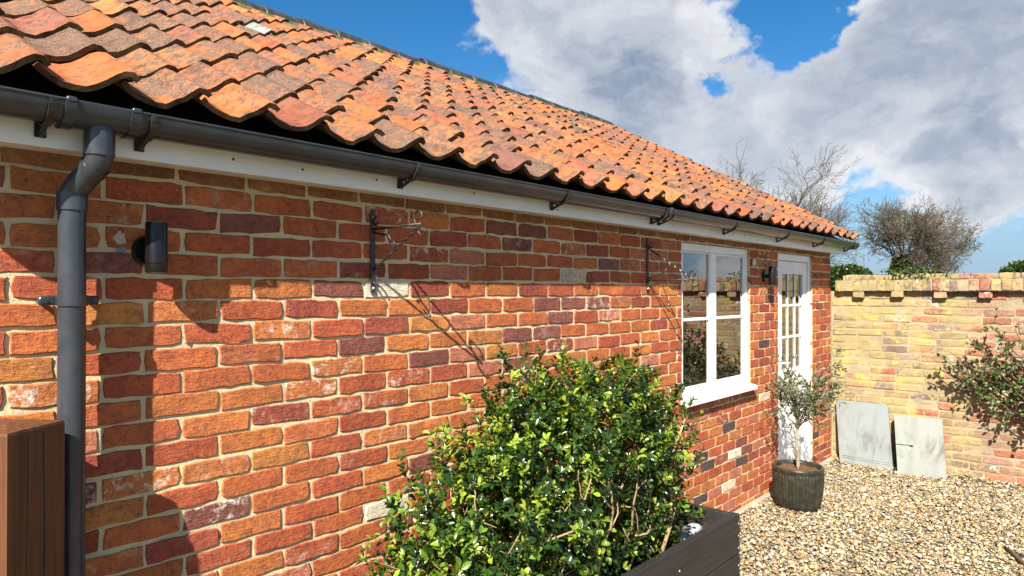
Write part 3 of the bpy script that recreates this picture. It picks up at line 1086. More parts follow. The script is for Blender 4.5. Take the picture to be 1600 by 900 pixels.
o = sill.build('sill', M['upvc'], window)
fix_normals(o.data)
MB().box(WX0 + 0.01, WX1 - 0.01, CW + 0.0855, CW + 0.32, WZ0 - 0.01, WZ0 + 0.02).build('inner_sill', M['inside'], window)

# ---------------------------------------------------------------- door
df = MB()
frame_ring(df, DX0 + 0.003, DX1 - 0.003, 0.03, DZ1 - 0.004, 0.062, CW + 0.018, CW + 0.085)
door = df.build('door', M['upvc'], house)
fix_normals(door.data)
lx0, lx1, lz0, lz1 = DX0 + 0.068, DX1 - 0.068, 0.098, DZ1 - 0.070
GX0, GX1, GZ0_, GZ1_ = lx0 + 0.105, lx1 - 0.105, 1.02, lz1 - 0.115
lf = MB()
YA, YB = CW + 0.030, CW + 0.075
lf.bbox(lx0, GX0, YA, YB, lz0, lz1, 0.003)
lf.bbox(GX1, lx1, YA, YB, lz0, lz1, 0.003)
lf.bbox(GX0 + .0005, GX1 - .0005, YA + .0004, YB, GZ1_, lz1 - .0005, 0.003)
lf.bbox(GX0 + .0005, GX1 - .0005, YA + .0004, YB, 0.86, GZ0_, 0.003)
lf.bbox(GX0 + .0005, GX1 - .0005, YA + .0004, YB, lz0 + .0005, 0.27, 0.003)
lf.bbox(GX0 + .0005, GX1 - .0005, YA + 0.016, YB - 0.01, 0.27, 0.86, 0.002)
leaf = lf.build('door_leaf', M['upvc'], door)
fix_normals(leaf.data)
pb = MB().bbox(GX0 + 0.05, GX1 - 0.05, YA + 0.004, YA + 0.0155, 0.33, 0.80, 0.010)
pb.build('door_panel', M['upvc'], door)
pane(GX0, GX1, GZ0_, GZ1_, CW + 0.052, door)
for t in (1 / 3, 2 / 3):
    xb = GX0 + (GX1 - GX0) * t
    MB().bbox(xb - 0.011, xb + 0.011, CW + 0.042, CW + 0.0515, GZ0_ + .001, GZ1_ - .001, 0.003).build('glazing_bar', M['upvc'], door)
for t in (1 / 3, 2 / 3):
    zb = GZ0_ + (GZ1_ - GZ0_) * t
    MB().bbox(GX0 + .001, GX1 - .001, CW + 0.0415, CW + 0.0512, zb - 0.011, zb + 0.011, 0.003).build('glazing_bar', M['upvc'], door)
hd = MB()
hd.bbox(lx0 + 0.03, lx0 + 0.062, YA - 0.012, YA - 0.001, 0.95, 1.17, 0.005)
hd.tube([(lx0 + 0.046, YA - 0.01, 1.09), (lx0 + 0.046, YA - 0.05, 1.09), (lx0 + 0.06, YA - 0.055, 1.09), (lx0 + 0.15, YA - 0.055, 1.088)], 0.009, 10)
hd.build('handle', M['upvc'], door, True)
MB().bbox(DX0 - 0.02, DX1 + 0.02, CW - 0.10, CW + 0.10, -0.02, 0.029, 0.005).build('door_sill', M['upvc'], door)

# ================================================================== GARDEN WALL
GX = 7.525
gw = thing('garden_wall', 'old lichen-covered brick garden wall with dentilled coping behind the gravel', 'wall', (7.6, -1.0, 0))
gm_ = MB()
GY0, GY1 = -5.0, 2.256
gm_.box(GX + 0.0035, GX + 0.215, GY0, GY1 + 0.35, -0.06, 1.735)
gm_.box(GX - 0.026, GX + 0.0030, GY1 + 0.009, GY1 + 0.35, -0.06, 1.733)
gm_.box(GX - 0.062, GX + 0.235, GY0, GY1 - 0.05, 1.737, 1.842)
gm_.box(GX + 0.02, GX + 0.20, GY0, GY1 - 0.10, 1.842, 1.893)
gcore = gm_.build('mortar_core', M['gmortar'], gw)
GPAL = np.array([(0.36, 0.26, 0.14), (0.30, 0.20, 0.12), (0.26, 0.18, 0.14), (0.40, 0.30, 0.14), (0.22, 0.15, 0.12), (0.36, 0.20, 0.11)])
GRED = np.array([(0.38, 0.16, 0.10), (0.36, 0.13, 0.075), (0.34, 0.19, 0.14), (0.40, 0.24, 0.15)])
g4 = np.random.default_rng(31)
ROTX = Matrix.Rotation(R(-90), 4, 'Z')       # brick face -y -> -x
rows = []
for k in range(23):
    zc = 0.012 + 0.0745 * (k + 0.5)
    if zc > 1.70:
        break
    y = GY1 - (0.0 if k % 2 else 0.118) + g4.normal(0, 0.006)
    y0 = GY1
    if k % 2 == 0:
        rows.append((y + 0.006, GY1 - 0.003, zc, 0.063, 0.0))
    while y > GY0 + 0.24:
        L = 0.235 + g4.normal(0, 0.006) if g4.random() > 0.12 else 0.118
        rows.append((y - L + 0.005, y - 0.004, zc, 0.062, 0.0))
        y -= L
# dentil headers under the coping, then brick-on-edge coping and the weathered top course
y = 1.994 + 0.05
while y > GY0:
    rows.append((y - 0.105, y, 1.701, 0.064, -0.058))
    y -= 0.355 + g4.normal(0, 0.008)
y = GY1 - 0.06
while y > GY0 + 0.1:
    L = 0.078 + g4.normal(0, 0.006)
    rows.append((y - L + 0.003, y - 0.003, 1.789, 0.107, -0.068 + g4.normal(0, 0.004)))
    y -= L
y = GY1 - 0.12
while y > GY0 + 0.3:
    L = 0.20 + g4.normal(0, 0.03)
    rows.append((y - L + 0.004, y - 0.004, 1.872, 0.056, 0.006))
    y -= L
rk = sorted(range(len(rows)), key=lambda i: (not (1290 < project(GX, rows[i][0], rows[i][2])[0] < 1640 and rows[i][0] > 0.3), -rows[i][0]))
gs = set(rk[:300])
far = MB()
for i, (a, b, zc, h, dx) in enumerate(rows):
    deep = dx < -0.01
    vs, fs = brick_mesh(b - a, h + g4.normal(0, 0.002), g4.uniform(0.2, 0.8), g4, 0.024 if not deep else 0.085, 6, 5, 0.005)
    yc = (a + b) / 2
    c = (GRED[g4.choice(4)] if g4.random() < np.clip((1.75 - yc) / 0.9, 0.08, 0.85) else GPAL[g4.choice(6)]) * g4.uniform(0.62, 0.95)
    wash = 0.9 if g4.random() < 0.22 else g4.uniform(0, 0.4)
    mt = Matrix.Translation((GX + dx + g4.normal(0, 0.003), yc, zc + g4.normal(0, 0.002))) @ ROTX @ Matrix.Rotation(g4.normal(0, 0.01), 4, 'Y')
    if i in gs:
        me = MB().add(vs, fs).mesh('brick', M['gbrick_o'], True)
        me.set_sharp_from_angle(angle=R(25))
        link('brick', me, gcore, None, mt, (*c, wash))
    else:
        far.add(vs, fs, mt, (*c, wash))
far.build('brickwork', M['gbrick_a'], gcore, True, 'stuff').data.set_sharp_from_angle(angle=R(25))

# ================================================================== THINGS
# gate post
A, B = Vector((0.418, 1.986)), Vector((0.565, 2.090))
e1 = (B - A)
e2 = Vector((-e1.y, e1.x))
cs = [A, B, B + e2, A + e2]
pm_ = MB()
ctr = sum(cs, Vector((0, 0))) / 4
def ring(scale, z):
    return [(*(ctr + (c - ctr) * scale), z) for c in cs]
lv = [ring(1, -0.03), ring(1, 1.383), ring(0.975, 1.390), ring(0.35, 1.402)]
vs = sum(lv, [])
fs = [(3, 2, 1, 0)] + [(i * 4 + j, i * 4 + (j + 1) % 4, (i + 1) * 4 + (j + 1) % 4, (i + 1) * 4 + j) for i in range(3) for j in range(4)] + [(12, 13, 14, 15)]
post = thing('gate_post', 'thick brown timber gate post standing in front of the black downpipe', 'post', (*ctr, 0))
pm_.add(vs, fs).build('post', M['post'], post)
fd = Vector((e1.y, -e1.x)).normalized()
cm = MB()
for t, w in ((0.62, 0.0016), (0.33, 0.0009)):
    pts = []
    for j in range(15):
        z = 0.02 + 1.35 * j / 14
        q = A + e1 * (t + 0.012 * math.sin(j * 1.3 + t * 9))
        pts.append((q.x + fd.x * 0.0002, q.y + fd.y * 0.0002, z))
    cm.tube(pts, w, 5)
cm.build('drying_crack', M['felt'], post)

# hanging-basket brackets
def spiral(c, r0, r1, a0, a1, x, n=16):
    """curl in the y-z plane at x"""
    return [(x, c[0] + math.cos(R(a0 + (a1 - a0) * i / n)) * (r0 + (r1 - r0) * i / n), c[1] + math.sin(R(a0 + (a1 - a0) * i / n)) * (r0 + (r1 - r0) * i / n)) for i in range(n + 1)]


def twisted(mb, p, q, r, n=26):
    p, q = Vector(p), Vector(q)
    d = (q - p).normalized()
    sx = Vector((1, 0, 0))
    sy = d.cross(sx)
    vs, fs = [], []
    for i in range(n + 1):
        t = i / n
        c = p.lerp(q, t)
        for k in range(4):
            a = k * math.pi / 2 + t * 14
            vs.append(tuple(c + (sx * math.cos(a) + sy * math.sin(a)) * r))
    for i in range(n):
        for k in range(4):
            k2 = (k + 1) % 4
            fs.append((i * 4 + k, i * 4 + k2, (i + 1) * 4 + k2, (i + 1) * 4 + k))
    mb.add(vs, fs)


def bracket(x, z0, z1, reach, up, label):
    t = thing('basket_bracket', label, 'bracket', (x, CW, z0), 'hanging basket brackets')
    pl = MB()
    pl.bbox(x - 0.011, x + 0.011, CW - 0.010, CW - 0.003, z0, z1, 0.002)
    pl.build('back_plate', M['iron'], t)
    for zz in (z0 + 0.02, z1 - 0.03):
        MB().lathe([(0, 0), (0.006, 0), (0.004, 0.004), (0, 0.005)], 8).build('screw', M['lens'], t).matrix_basis = Matrix.Translation((x, CW - 0.010, zz)) @ Matrix.Rotation(R(90), 4, 'X')
    ya, yt = CW - 0.01, CW - reach
    za = z1 - 0.078 if up else z0 + 0.072          # level arm
    zb = z0 + 0.092 if up else z1 - 0.062          # foot of the brace
    ar = MB()
    ar.tube([(x, ya, za), (x, yt, za + 0.004)], 0.0048, 6)
    ar.build('arm', M['iron'], t, True)
    br = MB()
    twisted(br, (x, ya, zb), (x, yt, za), 0.0056)
    br.build('brace', M['iron'], t)
    sc = MB()
    s = 1 if up else -1
    sc.tube(spiral((yt + 0.012, za + 0.032), 0.034, 0.010, -90, 250, x), 0.0044, 6)
    sc.tube(spiral((yt - 0.006, za - 0.022), 0.024, 0.014, 80, -190, x), 0.0044, 6)
    sc.build('hook_scroll', M['iron'], t, True)
    md = MB()
    my, mz = (ya + yt) / 2, (za + zb) / 2
    md.tube(spiral((my + 0.022, mz + 0.014 * s), 0.020, 0.008, -20, 300, x), 0.004, 6)
    md.tube([(x, ya, za - 0.012 * s), (x, ya - 0.045, za - 0.022 * s), (x, my + 0.05, mz + 0.055 * s), (x, my + 0.03, mz + 0.03 * s)], 0.0042, 6)
    md.build('middle_scroll', M['iron'], t, True)
    for zz, sg in ((z1 - 0.045, 1), (z0 + 0.052, -1)):
        e = MB()
        e.tube(spiral((CW - 0.028, zz), 0.018, 0.013, 100 * sg, -170 * sg, x, 12), 0.0042, 6)
        e.build('end_curl', M['iron'], t, True)
    return t


bracket(1.685, 1.723, 2.058, 0.303, True, 'black iron basket bracket nearer the downpipe, arm at the top')
bracket(3.825, 1.728, 2.066, 0.330, False, 'black iron basket bracket just left of the window, arm at the bottom')

# wall lights
def wall_light(x, z0, label):
    t = thing('wall_light', label, 'wall light', (x, CW, z0), 'black cylinder wall lights')
    b = MB()
    yc = CW - 0.072
    b.tube([(x, yc, z0), (x, yc, z0 + 0.004), (x, yc, z0 + 0.026)], [0.029, 0.031, 0.031], 28)
    b.tube([(x, yc, z0 + 0.0275), (x, yc, z0 + 0.147), (x, yc, z0 + 0.152)], [0.031, 0.031, 0.0295], 28)
    b.build('lamp_body', M['lamp'], t, True).data.set_sharp_from_angle(angle=R(40))
    p = MB()
    p.tube([(x, CW - 0.003, z0 + 0.07), (x, CW - 0.016, z0 + 0.07), (x, CW - 0.020, z0 + 0.07)], [0.047, 0.047, 0.043], 28)
    p.tube([(x, CW - 0.018, z0 + 0.07), (x, yc + 0.026, z0 + 0.07)], 0.016, 16)
    p.build('back_plate', M['lamp'], t, True).data.set_sharp_from_angle(angle=R(40))
    for zz in (z0 - 0.0008, z0 + 0.1528):
        MB().tube([(x, yc, zz - 0.0006), (x, yc, zz + 0.0006)], 0.023, 20).build('lamp_lens', M['lens'], t)
    return t


wall_light(0.832, 1.787, 'black cylinder wall light beside the downpipe')
wall_light(5.725, 1.787, 'black cylinder wall light between the window and the door')

# planter
PX0, PX1, PY0, PY1, PZ = 1.15, 3.82, 1.65, 2.06, 0.452
planter = thing('planter', 'black stained timber trough planter holding the big shrub', 'planter', ((PX0 + PX1) / 2, (PY0 + PY1) / 2, 0))
T = 0.046
for j, (z0, z1) in enumerate(((0.004, 0.222), (0.227, PZ))):
    MB().bbox(PX0, PX1, PY0, PY0 + T, z0, z1, 0.004).build('front_board', M['trough'], planter)
    MB().bbox(PX0, PX1, PY1 - T, PY1, z0, z1, 0.004).build('back_board', M['trough'], planter)
    for xa in (PX0, PX1 - T):
        MB().bbox(xa + (0.002 if xa > 2 else -0.002), xa + T + (0.002 if xa > 2 else -0.002), PY0 + T + .001, PY1 - T - .001, z0 + .002, z1 - .003, 0.004).build('end_board', M['trough'], planter)
for (sx_, sz_) in ((3.10, .34), (3.10, .28), (3.80, .40), (3.80, .33), (3.80, .26), (3.80, .16), (3.80, .08), (2.3, .34)):
    MB().lathe([(0, 0), (0.006, 0), (0.005, 0.0016), (0, 0.0012)], 10).build('screw', M['lens'], planter).matrix_basis = Matrix.Translation((sx_, PY0, sz_)) @ Matrix.Rotation(R(90), 4, 'X')
sv, sf = [], []
g5 = np.random.default_rng(2)
nx_, ny_ = 60, 10
for j in range(ny_):
    for i in range(nx_):
        sv.append((PX0 + T + (PX1 - PX0 - 2 * T) * i / (nx_ - 1), PY0 + T + (PY1 - PY0 - 2 * T) * j / (ny_ - 1), 0.365 + g5.normal(0, 0.008)))
for j in range(ny_ - 1):
    for i in range(nx_ - 1):
        sf.append((j * nx_ + i, j * nx_ + i + 1, (j + 1) * nx_ + i + 1, (j + 1) * nx_ + i))
MB().add(sv, sf).build('soil', M['soil'], planter, True)


def rock(name, c, r, label, seed):
    import bmesh
    g = np.random.default_rng(seed)
    bm = bmesh.new()
    bmesh.ops.create_icosphere(bm, subdivisions=3, radius=1)
    a = g.normal(0, 1, (6, 3))
    for v in bm.verts:
        k = 1 + sum(0.07 * math.sin(2.2 * Vector(q).dot(v.co) + i) for i, q in enumerate(a))
        v.co = Vector((v.co.x * r[0], v.co.y * r[1], v.co.z * r[2])) * k + Vector(c)
    me = bpy.data.meshes.new(name)
    bm.to_mesh(me)
    bm.free()
    me.materials.append(plain_mat('pale_stone', (0.33, 0.36, 0.39), 0.8, 0.3, 0.15, 30, 0.5, 80))
    me.polygons.foreach_set('use_smooth', np.ones(len(me.polygons), bool))
    return tag(link(name, me), label, 'stone')


rock('stone', (3.50, 1.80, 0.392), (0.10, 0.05, 0.04), 'pale grey stone on the soil at the right end of the planter', 5)


# ---------------------------------------------------------------- foliage helpers
LEAF_V = np.array([(0, 0, 0), (-.46, .42, .10), (0, .42, 0), (.46, .42, .10), (-.38, .74, .08), (0, .74, -.03), (.38, .74, .08), (0, 1.0, -.10)])
LEAF_F = [(0, 3, 2), (0, 2, 1), (2, 3, 6, 5), (1, 2, 5, 4), (5, 6, 7), (4, 5, 7)]


def leaf_mats(P, D, U, length, width):
    """arrays of leaf bases, directions, up hints -> transformed vertices"""
    D = D / np.linalg.norm(D, axis=1, keepdims=True)
    S = np.cross(D, U)
    S /= (np.linalg.norm(S, axis=1, keepdims=True) + 1e-9)
    Nn = np.cross(S, D)
    return D, S, Nn


def leaves_mesh(name, P, D, U, length, width, colors, mat, parent, kind='stuff', nm=None):
    D, S, Nn = leaf_mats(P, D, U, length, width)
    n = len(P)
    v = (P[:, None, :] + LEAF_V[None, :, 0:1] * (S * width[:, None])[:, None, :] + LEAF_V[None, :, 1:2] * (D * length[:, None])[:, None, :]
         + LEAF_V[None, :, 2:3] * (Nn * length[:, None])[:, None, :])
    me = bpy.data.meshes.new(name)
    fs = []
    for f in LEAF_F:
        fs.append(np.array(f))
    me.vertices.add(n * 8)
    me.vertices.foreach_set('co', v.astype(np.float32).ravel())
    base = (np.arange(n) * 8)[:, None]
    loops = np.concatenate([base + f[None] for f in fs], 1)
    sizes = np.tile(np.array([len(f) for f in fs]), n)
    me.loops.add(loops.size)
    me.loops.foreach_set('vertex_index', loops.astype(np.int32).ravel())
    me.polygons.add(len(sizes))
    st = np.concatenate([[0], np.cumsum(sizes)[:-1]])
    me.polygons.foreach_set('loop_start', st.astype(np.int32))
    me.polygons.foreach_set('use_smooth', np.ones(len(sizes), bool))
    at = me.color_attributes.new('col', 'FLOAT_COLOR', 'POINT')
    cc = np.ones((n, 4), np.float32)
    cc[:, :3] = colors
    at.data.foreach_set('color', np.repeat(cc, 8, 0).ravel())
    me.update(calc_edges=True)
    me.materials.append(mat)
    return link(name, me, parent, kind)


def unit(a):
    return a / (np.linalg.norm(a, axis=-1, keepdims=True) + 1e-9)


# ---------------------------------------------------------------- the big shrub
shrub = thing('evergreen_shrub', 'dense glossy evergreen shrub with woody stems growing in the black planter', 'shrub', (2.5, 1.86, 0.37))
LUMPS = [((2.92, 1.86, 0.62), (0.45, 0.27, 0.25)), ((2.58, 1.86, 0.93), (0.66, 0.34, 0.50)), ((1.86, 1.81, 0.83), (0.36, 0.32, 0.36)), ((3.04, 1.86, 0.80), (0.38, 0.32, 0.50)),
         ((2.20, 1.83, 0.95), (0.36, 0.33, 0.48)), ((1.60, 1.76, 0.72), (0.22, 0.22, 0.25)), ((2.3, 1.84, 0.62), (0.95, 0.30, 0.30)), ((2.9, 1.9, 1.05), (0.30, 0.26, 0.36))]
g6 = np.random.default_rng(77)
LC = np.array([l[0] for l in LUMPS])
LR = np.array([l[1] for l in LUMPS])


def lump_d(P):
    q = (P[:, None, :] - LC[None]) / LR[None]
    return np.linalg.norm(q, axis=2)


def lump_sample(n):
    out = []
    vol = LR.prod(1)
    vol = vol / vol.sum()
    k = g6.choice(len(LUMPS), n, p=vol)
    d = unit(g6.normal(0, 1, (n, 3)))
    r = g6.uniform(0.45, 1.05, n) ** 0.8
    wob = 1 + 0.16 * np.sin(d[:, 0] * 9 + k) * np.sin(d[:, 2] * 8 + 2 * k) * np.cos(d[:, 1] * 7)
    P = LC[k] + d * LR[k] * (r * wob)[:, None]
    dm = lump_d(P).min(1)
    keep = (dm > 0.55) & (P[:, 2] > 0.42) & ~((P[:, 0] > 2.35) & (P[:, 1] < 1.70 - 0.24 * np.clip(P[:, 2] - 0.42, 0, 0.6))) & (P[:, 1] < CW - 0.05)
    nrm = unit(d / LR[k])
    return P[keep], nrm[keep]


CP, CN = lump_sample(11000)
CP, CN = CP[:4300], CN[:4300]
# longer young shoots that break the outline
so_ = np.argsort(-lump_d(CP).min(1))[:700]
so_ = g6.choice(so_, 110, replace=False)
SP, SN = [], []
for i in so_:
    dsh = unit(CN[i] * 0.6 + np.array([0, -0.05, 0.75]) + g6.normal(0, 0.3, 3))
    for t in (0.04, 0.08, 0.12)[:int(g6.integers(1, 4))]:
        SP.append(CP[i] + dsh * t)
        SN.append(dsh)
SP = np.array(SP)
SP[:, 1] = np.minimum(SP[:, 1], CW - 0.03)
CP, CN = np.concatenate([CP, SP]), np.concatenate([CN, np.array(SN)])
CD = unit(CN * 0.75 + np.array([0, -0.1, 0.55]) + g6.normal(0, 0.38, CN.shape))
per = 8
n = len(CP) * per
idx = np.repeat(np.arange(len(CP)), per)
ang = np.tile(np.arange(per) * 2.4, len(CP)) + g6.uniform(0, 6.28, n)
alongt = np.tile(np.linspace(-0.05, 0.0, per), len(CP)) + g6.normal(0, 0.004, n)
ax = CD[idx]
o1 = unit(np.cross(ax, g6.normal(0, 1, (len(CP), 3))[idx]))
o2 = np.cross(ax, o1)
rad = o1 * np.cos(ang)[:, None] + o2 * np.sin(ang)[:, None]
LP = CP[idx] + ax * alongt[:, None] + rad * 0.003
LD = unit(rad * 1.0 + ax * g6.uniform(0.3, 1.1, (n, 1)) + g6.normal(0, 0.15, (n, 3)))
LL = g6.uniform(0.021, 0.039, n)
LWd = LL * g6.uniform(0.48, 0.62, n)
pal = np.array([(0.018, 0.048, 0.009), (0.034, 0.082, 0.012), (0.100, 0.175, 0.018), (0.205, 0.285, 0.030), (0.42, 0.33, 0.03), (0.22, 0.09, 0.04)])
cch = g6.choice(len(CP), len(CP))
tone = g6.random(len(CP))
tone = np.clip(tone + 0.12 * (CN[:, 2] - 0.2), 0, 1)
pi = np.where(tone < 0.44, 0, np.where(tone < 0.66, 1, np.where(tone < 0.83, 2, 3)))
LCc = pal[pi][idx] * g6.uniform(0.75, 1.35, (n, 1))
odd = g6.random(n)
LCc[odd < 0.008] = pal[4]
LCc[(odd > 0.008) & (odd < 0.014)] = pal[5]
# the leaves nearest the viewer one by one, the rest as one mass
near = -(LP[:, 0] * CTH + LP[:, 1] * STH) + 0.35 * CN[idx][:, 1] * -1 + g6.normal(0, 0.25, n)
order = np.argsort(-near * 1.0 + (LP[:, 2] < 0.62) * 10 - LL * 40)
ids = order[:240]
msk = np.ones(n, bool)
msk[ids] = False
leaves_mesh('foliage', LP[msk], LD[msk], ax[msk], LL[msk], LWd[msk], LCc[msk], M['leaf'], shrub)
LM = [MB().add(LEAF_V * np.array([k, 1, 1]), LEAF_F).mesh('leaf', M['leaf_o'], True) for k in (0.50, 0.56, 0.62)]
Dn, Sn, Nn = leaf_mats(LP[ids], LD[ids], ax[ids], None, None)
for j, i in enumerate(ids):
    L = float(LL[i] * 1.15)
    m4 = Matrix(((*(Sn[j][0], Dn[j][0], Nn[j][0]), 0), (*(Sn[j][1], Dn[j][1], Nn[j][1]), 0), (*(Sn[j][2], Dn[j][2], Nn[j][2]), 0), (0, 0, 0, 1)))
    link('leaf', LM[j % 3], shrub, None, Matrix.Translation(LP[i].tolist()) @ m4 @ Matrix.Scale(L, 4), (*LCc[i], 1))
# woody stems
stm = MB()
def wander(p, q, n, amp, g):
    p, q = np.array(p, float), np.array(q, float)
    t = np.linspace(0, 1, n)[:, None]
    pts = p + (q - p) * t + np.cumsum(g.normal(0, amp, (n, 3)), 0) * np.sin(t * math.pi)
    pts[0], pts[-1] = p, q
    return pts
for i in range(26):
    tgt = CP[g6.integers(len(CP))]
    bx_ = np.array([np.clip(tgt[0] + g6.normal(0, 0.18), PX0 + 0.1, 3.6), g6.uniform(1.74, 1.97), 0.35])
    pts = wander(bx_, tgt, 9, 0.018, g6)
    stm.tube(pts.tolist(), np.linspace(g6.uniform(0.006, 0.013), 0.003, 9).tolist(), 6)
    for _ in range(7):
        s = pts[g6.integers(3, 8)]
        cand = CP[g6.integers(0, len(CP), 40)]
        e = cand[np.argmin(np.linalg.norm(cand - s, axis=1))]
        stm.tube(wander(s, e, 6, 0.008, g6).tolist(), np.linspace(0.004, 0.0016, 6).tolist(), 5)
# a few pale bare stems on the side facing the yard
for (a, b, r) in (((3.02, 1.72, 0.40), (3.10, 1.62, 1.10), 0.011), ((2.45, 1.72, 0.42), (2.36, 1.58, 0.98), 0.008), ((2.76, 1.74, 0.40), (2.80, 1.64, 0.9), 0.006),
                  ((3.0, 1.70, 0.58), (2.70, 1.66, 0.62), 0.008), ((2.1, 1.70, 0.4), (2.2, 1.55, 1.0), 0.006)):
    pts = wander(a, b, 9, 0.012, g6)
    stm.tube(pts.tolist(), np.linspace(r, r * 0.45, 9).tolist(), 7)
    for _ in range(3):
        s = pts[g6.integers(2, 8)]
        stm.tube(wander(s, s + np.array([g6.normal(0, 0.1), g6.uniform(-0.05, 0.1), g6.uniform(0.05, 0.16)]), 5, 0.006, g6).tolist(), np.linspace(r * 0.5, r * 0.2, 5).tolist(), 5)
for _ in range(200):
    i = g6.integers(len(CP))
    s = CP[i] - CN[i] * 0.06
    e = s + unit(CN[i] * 0.7 + g6.normal(0, 0.6, 3)) * g6.uniform(0.07, 0.15)
    stm.tube(wander(s, e, 4, 0.004, g6).tolist(), [0.0022, 0.002, 0.0016, 0.001], 4, False)
stm.build('stems', M['twig'], shrub, True, 'stuff')

# ---------------------------------------------------------------- olive in a fluted pot
OX, OY = 5.626, 1.950
pot = thing('plant_pot', 'dark fluted glazed pot holding the small olive tree', 'pot', (OX, OY, 0))
pm2 = MB()
prof = [(0.0, 0.004), (0.130, 0.0), (0.152, 0.012), (0.164, 0.045), (0.175, 0.10), (0.183, 0.17), (0.188, 0.245), (0.189, 0.290), (0.187, 0.298), (0.194, 0.306), (0.195, 0.330), (0.189, 0.338), (0.177, 0.336), (0.173, 0.315), (0.171, 0.28)]
pm2.lathe(prof, 176, (OX, OY, 0), (3, 7, 0.006))
potm = plain_mat('glazed_pot', (0.016, 0.017, 0.013), 0.35, 0.5, 0.25, 25, 0.3, 90, c2=(0.036, 0.033, 0.022))
pm2.build('pot_body', potm, pot, True)
sv, sf = [(OX, OY, 0.306)], []
for rI in range(1, 7):
    for k in range(24):
        a = 2 * math.pi * k / 24
        sv.append((OX + math.cos(a) * 0.0287 * rI, OY + math.sin(a) * 0.0287 * rI, 0.302 + g5.normal(0, 0.004)))
for k in range(24):
    sf.append((0, 1 + k, 1 + (k + 1) % 24))
    for rI in range(5):
        a, b = 1 + rI * 24, 1 + (rI + 1) * 24
        sf.append((a + k, b + k, b + (k + 1) % 24, a + (k + 1) % 24))
MB().add(sv, sf).build('soil', M['bark_soil'], pot, True)
olive = thing('olive_tree', 'small standard olive tree with silvery leaves in front of the white door', 'tree', (OX, OY, 0.26))
g7 = np.random.default_rng(14)
tr = MB()
trunk = wander((OX, OY, 0.29), (OX + 0.015, OY - 0.005, 0.74), 9, 0.003, g7)
tr.tube(trunk.tolist(), np.linspace(0.0145, 0.010, 9).tolist(), 8)
tr.build('trunk', M['olive_bark'], olive, True)
br_, tips = MB(), []
top = trunk[-1]
RIGHT = np.array([STH, -CTH, 0.0])
for i in range(16):
    a = i * 2.4
    sp = g7.uniform(0.10, 0.30)
    zt_ = g7.uniform(0.12, 0.50)
    e = top + np.array([math.cos(a) * sp, math.sin(a) * sp * 0.8, zt_]) + RIGHT * (0.08 + 0.20 * max(0, zt_ - 0.22) if i % 3 else 0.0)
    s = trunk[g7.integers(6, 9)]
    pts = wander(s, e, 8, 0.010, g7)
    br_.tube(pts.tolist(), np.linspace(0.0062, 0.0018, 8).tolist(), 6)
    for _ in range(8):
        b = pts[g7.integers(2, 8)]
        d = unit(unit(e - s) * 0.8 + g7.normal(0, 0.55, 3))
        f = b + d * g7.uniform(0.06, 0.17)
        q = wander(b, f, 6, 0.004, g7)
        br_.tube(q.tolist(), np.linspace(0.0025, 0.001, 6).tolist(), 4, False)
        tips.append(q)
br_.build('branches', M['olive_bark'], olive, True)
P_, D_, U_ = [], [], []
for q in tips:
    for t in range(1, 6):
        ax_ = unit(q[t] - q[t - 1])
        s1 = unit(np.cross(ax_, g7.normal(0, 1, 3)))
        for s in (1, -1):
            P_.append(q[t])
            D_.append(unit(ax_ * 0.8 + s1 * s * 0.7 + g7.normal(0, 0.2, 3)))
            U_.append(g7.normal(0, 1, 3))
P_, D_, U_ = map(np.array, (P_, D_, U_))
nl = len(P_)
opal = np.array([(0.06, 0.085, 0.030), (0.095, 0.12, 0.05), (0.15, 0.17, 0.10), (0.04, 0.06, 0.022)])
leaves_mesh('foliage', P_, D_, U_, g7.uniform(0.035, 0.058, nl), g7.uniform(0.011, 0.015, nl), opal[g7.choice(4, nl)] * g7.uniform(.8, 1.2, (nl, 1)), M['olive_leaf'], olive)

# ---------------------------------------------------------------- panels leaning on the garden wall
def stained(name, c, stain_axis):
    m, N = new_mat(name)
    p = pos(N)
    st = N.n('ShaderNodeMapping', None, Vector=p, Scale=(6, 9, 3)).outputs[0]
    n1 = N.step(N.noise(st, 1.0, 7, 0.68, 0.8), 0.42, 0.66)
    n2 = N.step(N.noise(p, 45, 3, 0.5), 0.70, 0.74)
    s = N.n('ShaderNodeSeparateXYZ', None, Vector=p)
    band = N.math('MULTIPLY', N.step(s.outputs[2], 0.10, 0.20), N.step(s.outputs[2], 0.42, 0.24))
    f = N.math('MULTIPLY', n1, N.math('ADD', N.math('MULTIPLY', band, 0.6), 0.25))
    col = N.mix(f, c, (0.085, 0.08, 0.065))
    col = N.mix(N.math('MULTIPLY', n2, 0.5), col, (0.12, 0.12, 0.11))
    return finish(m, N, principled(N, col, 0.45, N.bump(N.noise(p, 30, 4), 0.15, 0.004), 0.4))


def lean_panel(bl, br, tl, tr, thick):
    """local frame of a board from bottom-left/right and top-left/right front corners"""
    bl, br, tl, tr = map(Vector, (bl, br, tl, tr))
    o = bl
    ex = (br - bl)
    ez = ((tl - bl) + (tr - br)) / 2
    ny = ex.cross(ez).normalized()
    return o, ex, ez, ny


def panel_mesh(mb, o, ex, ez, ny, outline, d0, d1):
    n = len(outline)
    vs = [tuple(o + ex * a + ez * b + ny * d) for d in (d0, d1) for (a, b) in outline]
    fs = [tuple(range(n)), tuple(range(2 * n - 1, n - 1, -1))] + [(i, n + i, n + (i + 1) % n, (i + 1) % n) for i in range(n)]
    mb.add(vs, fs)


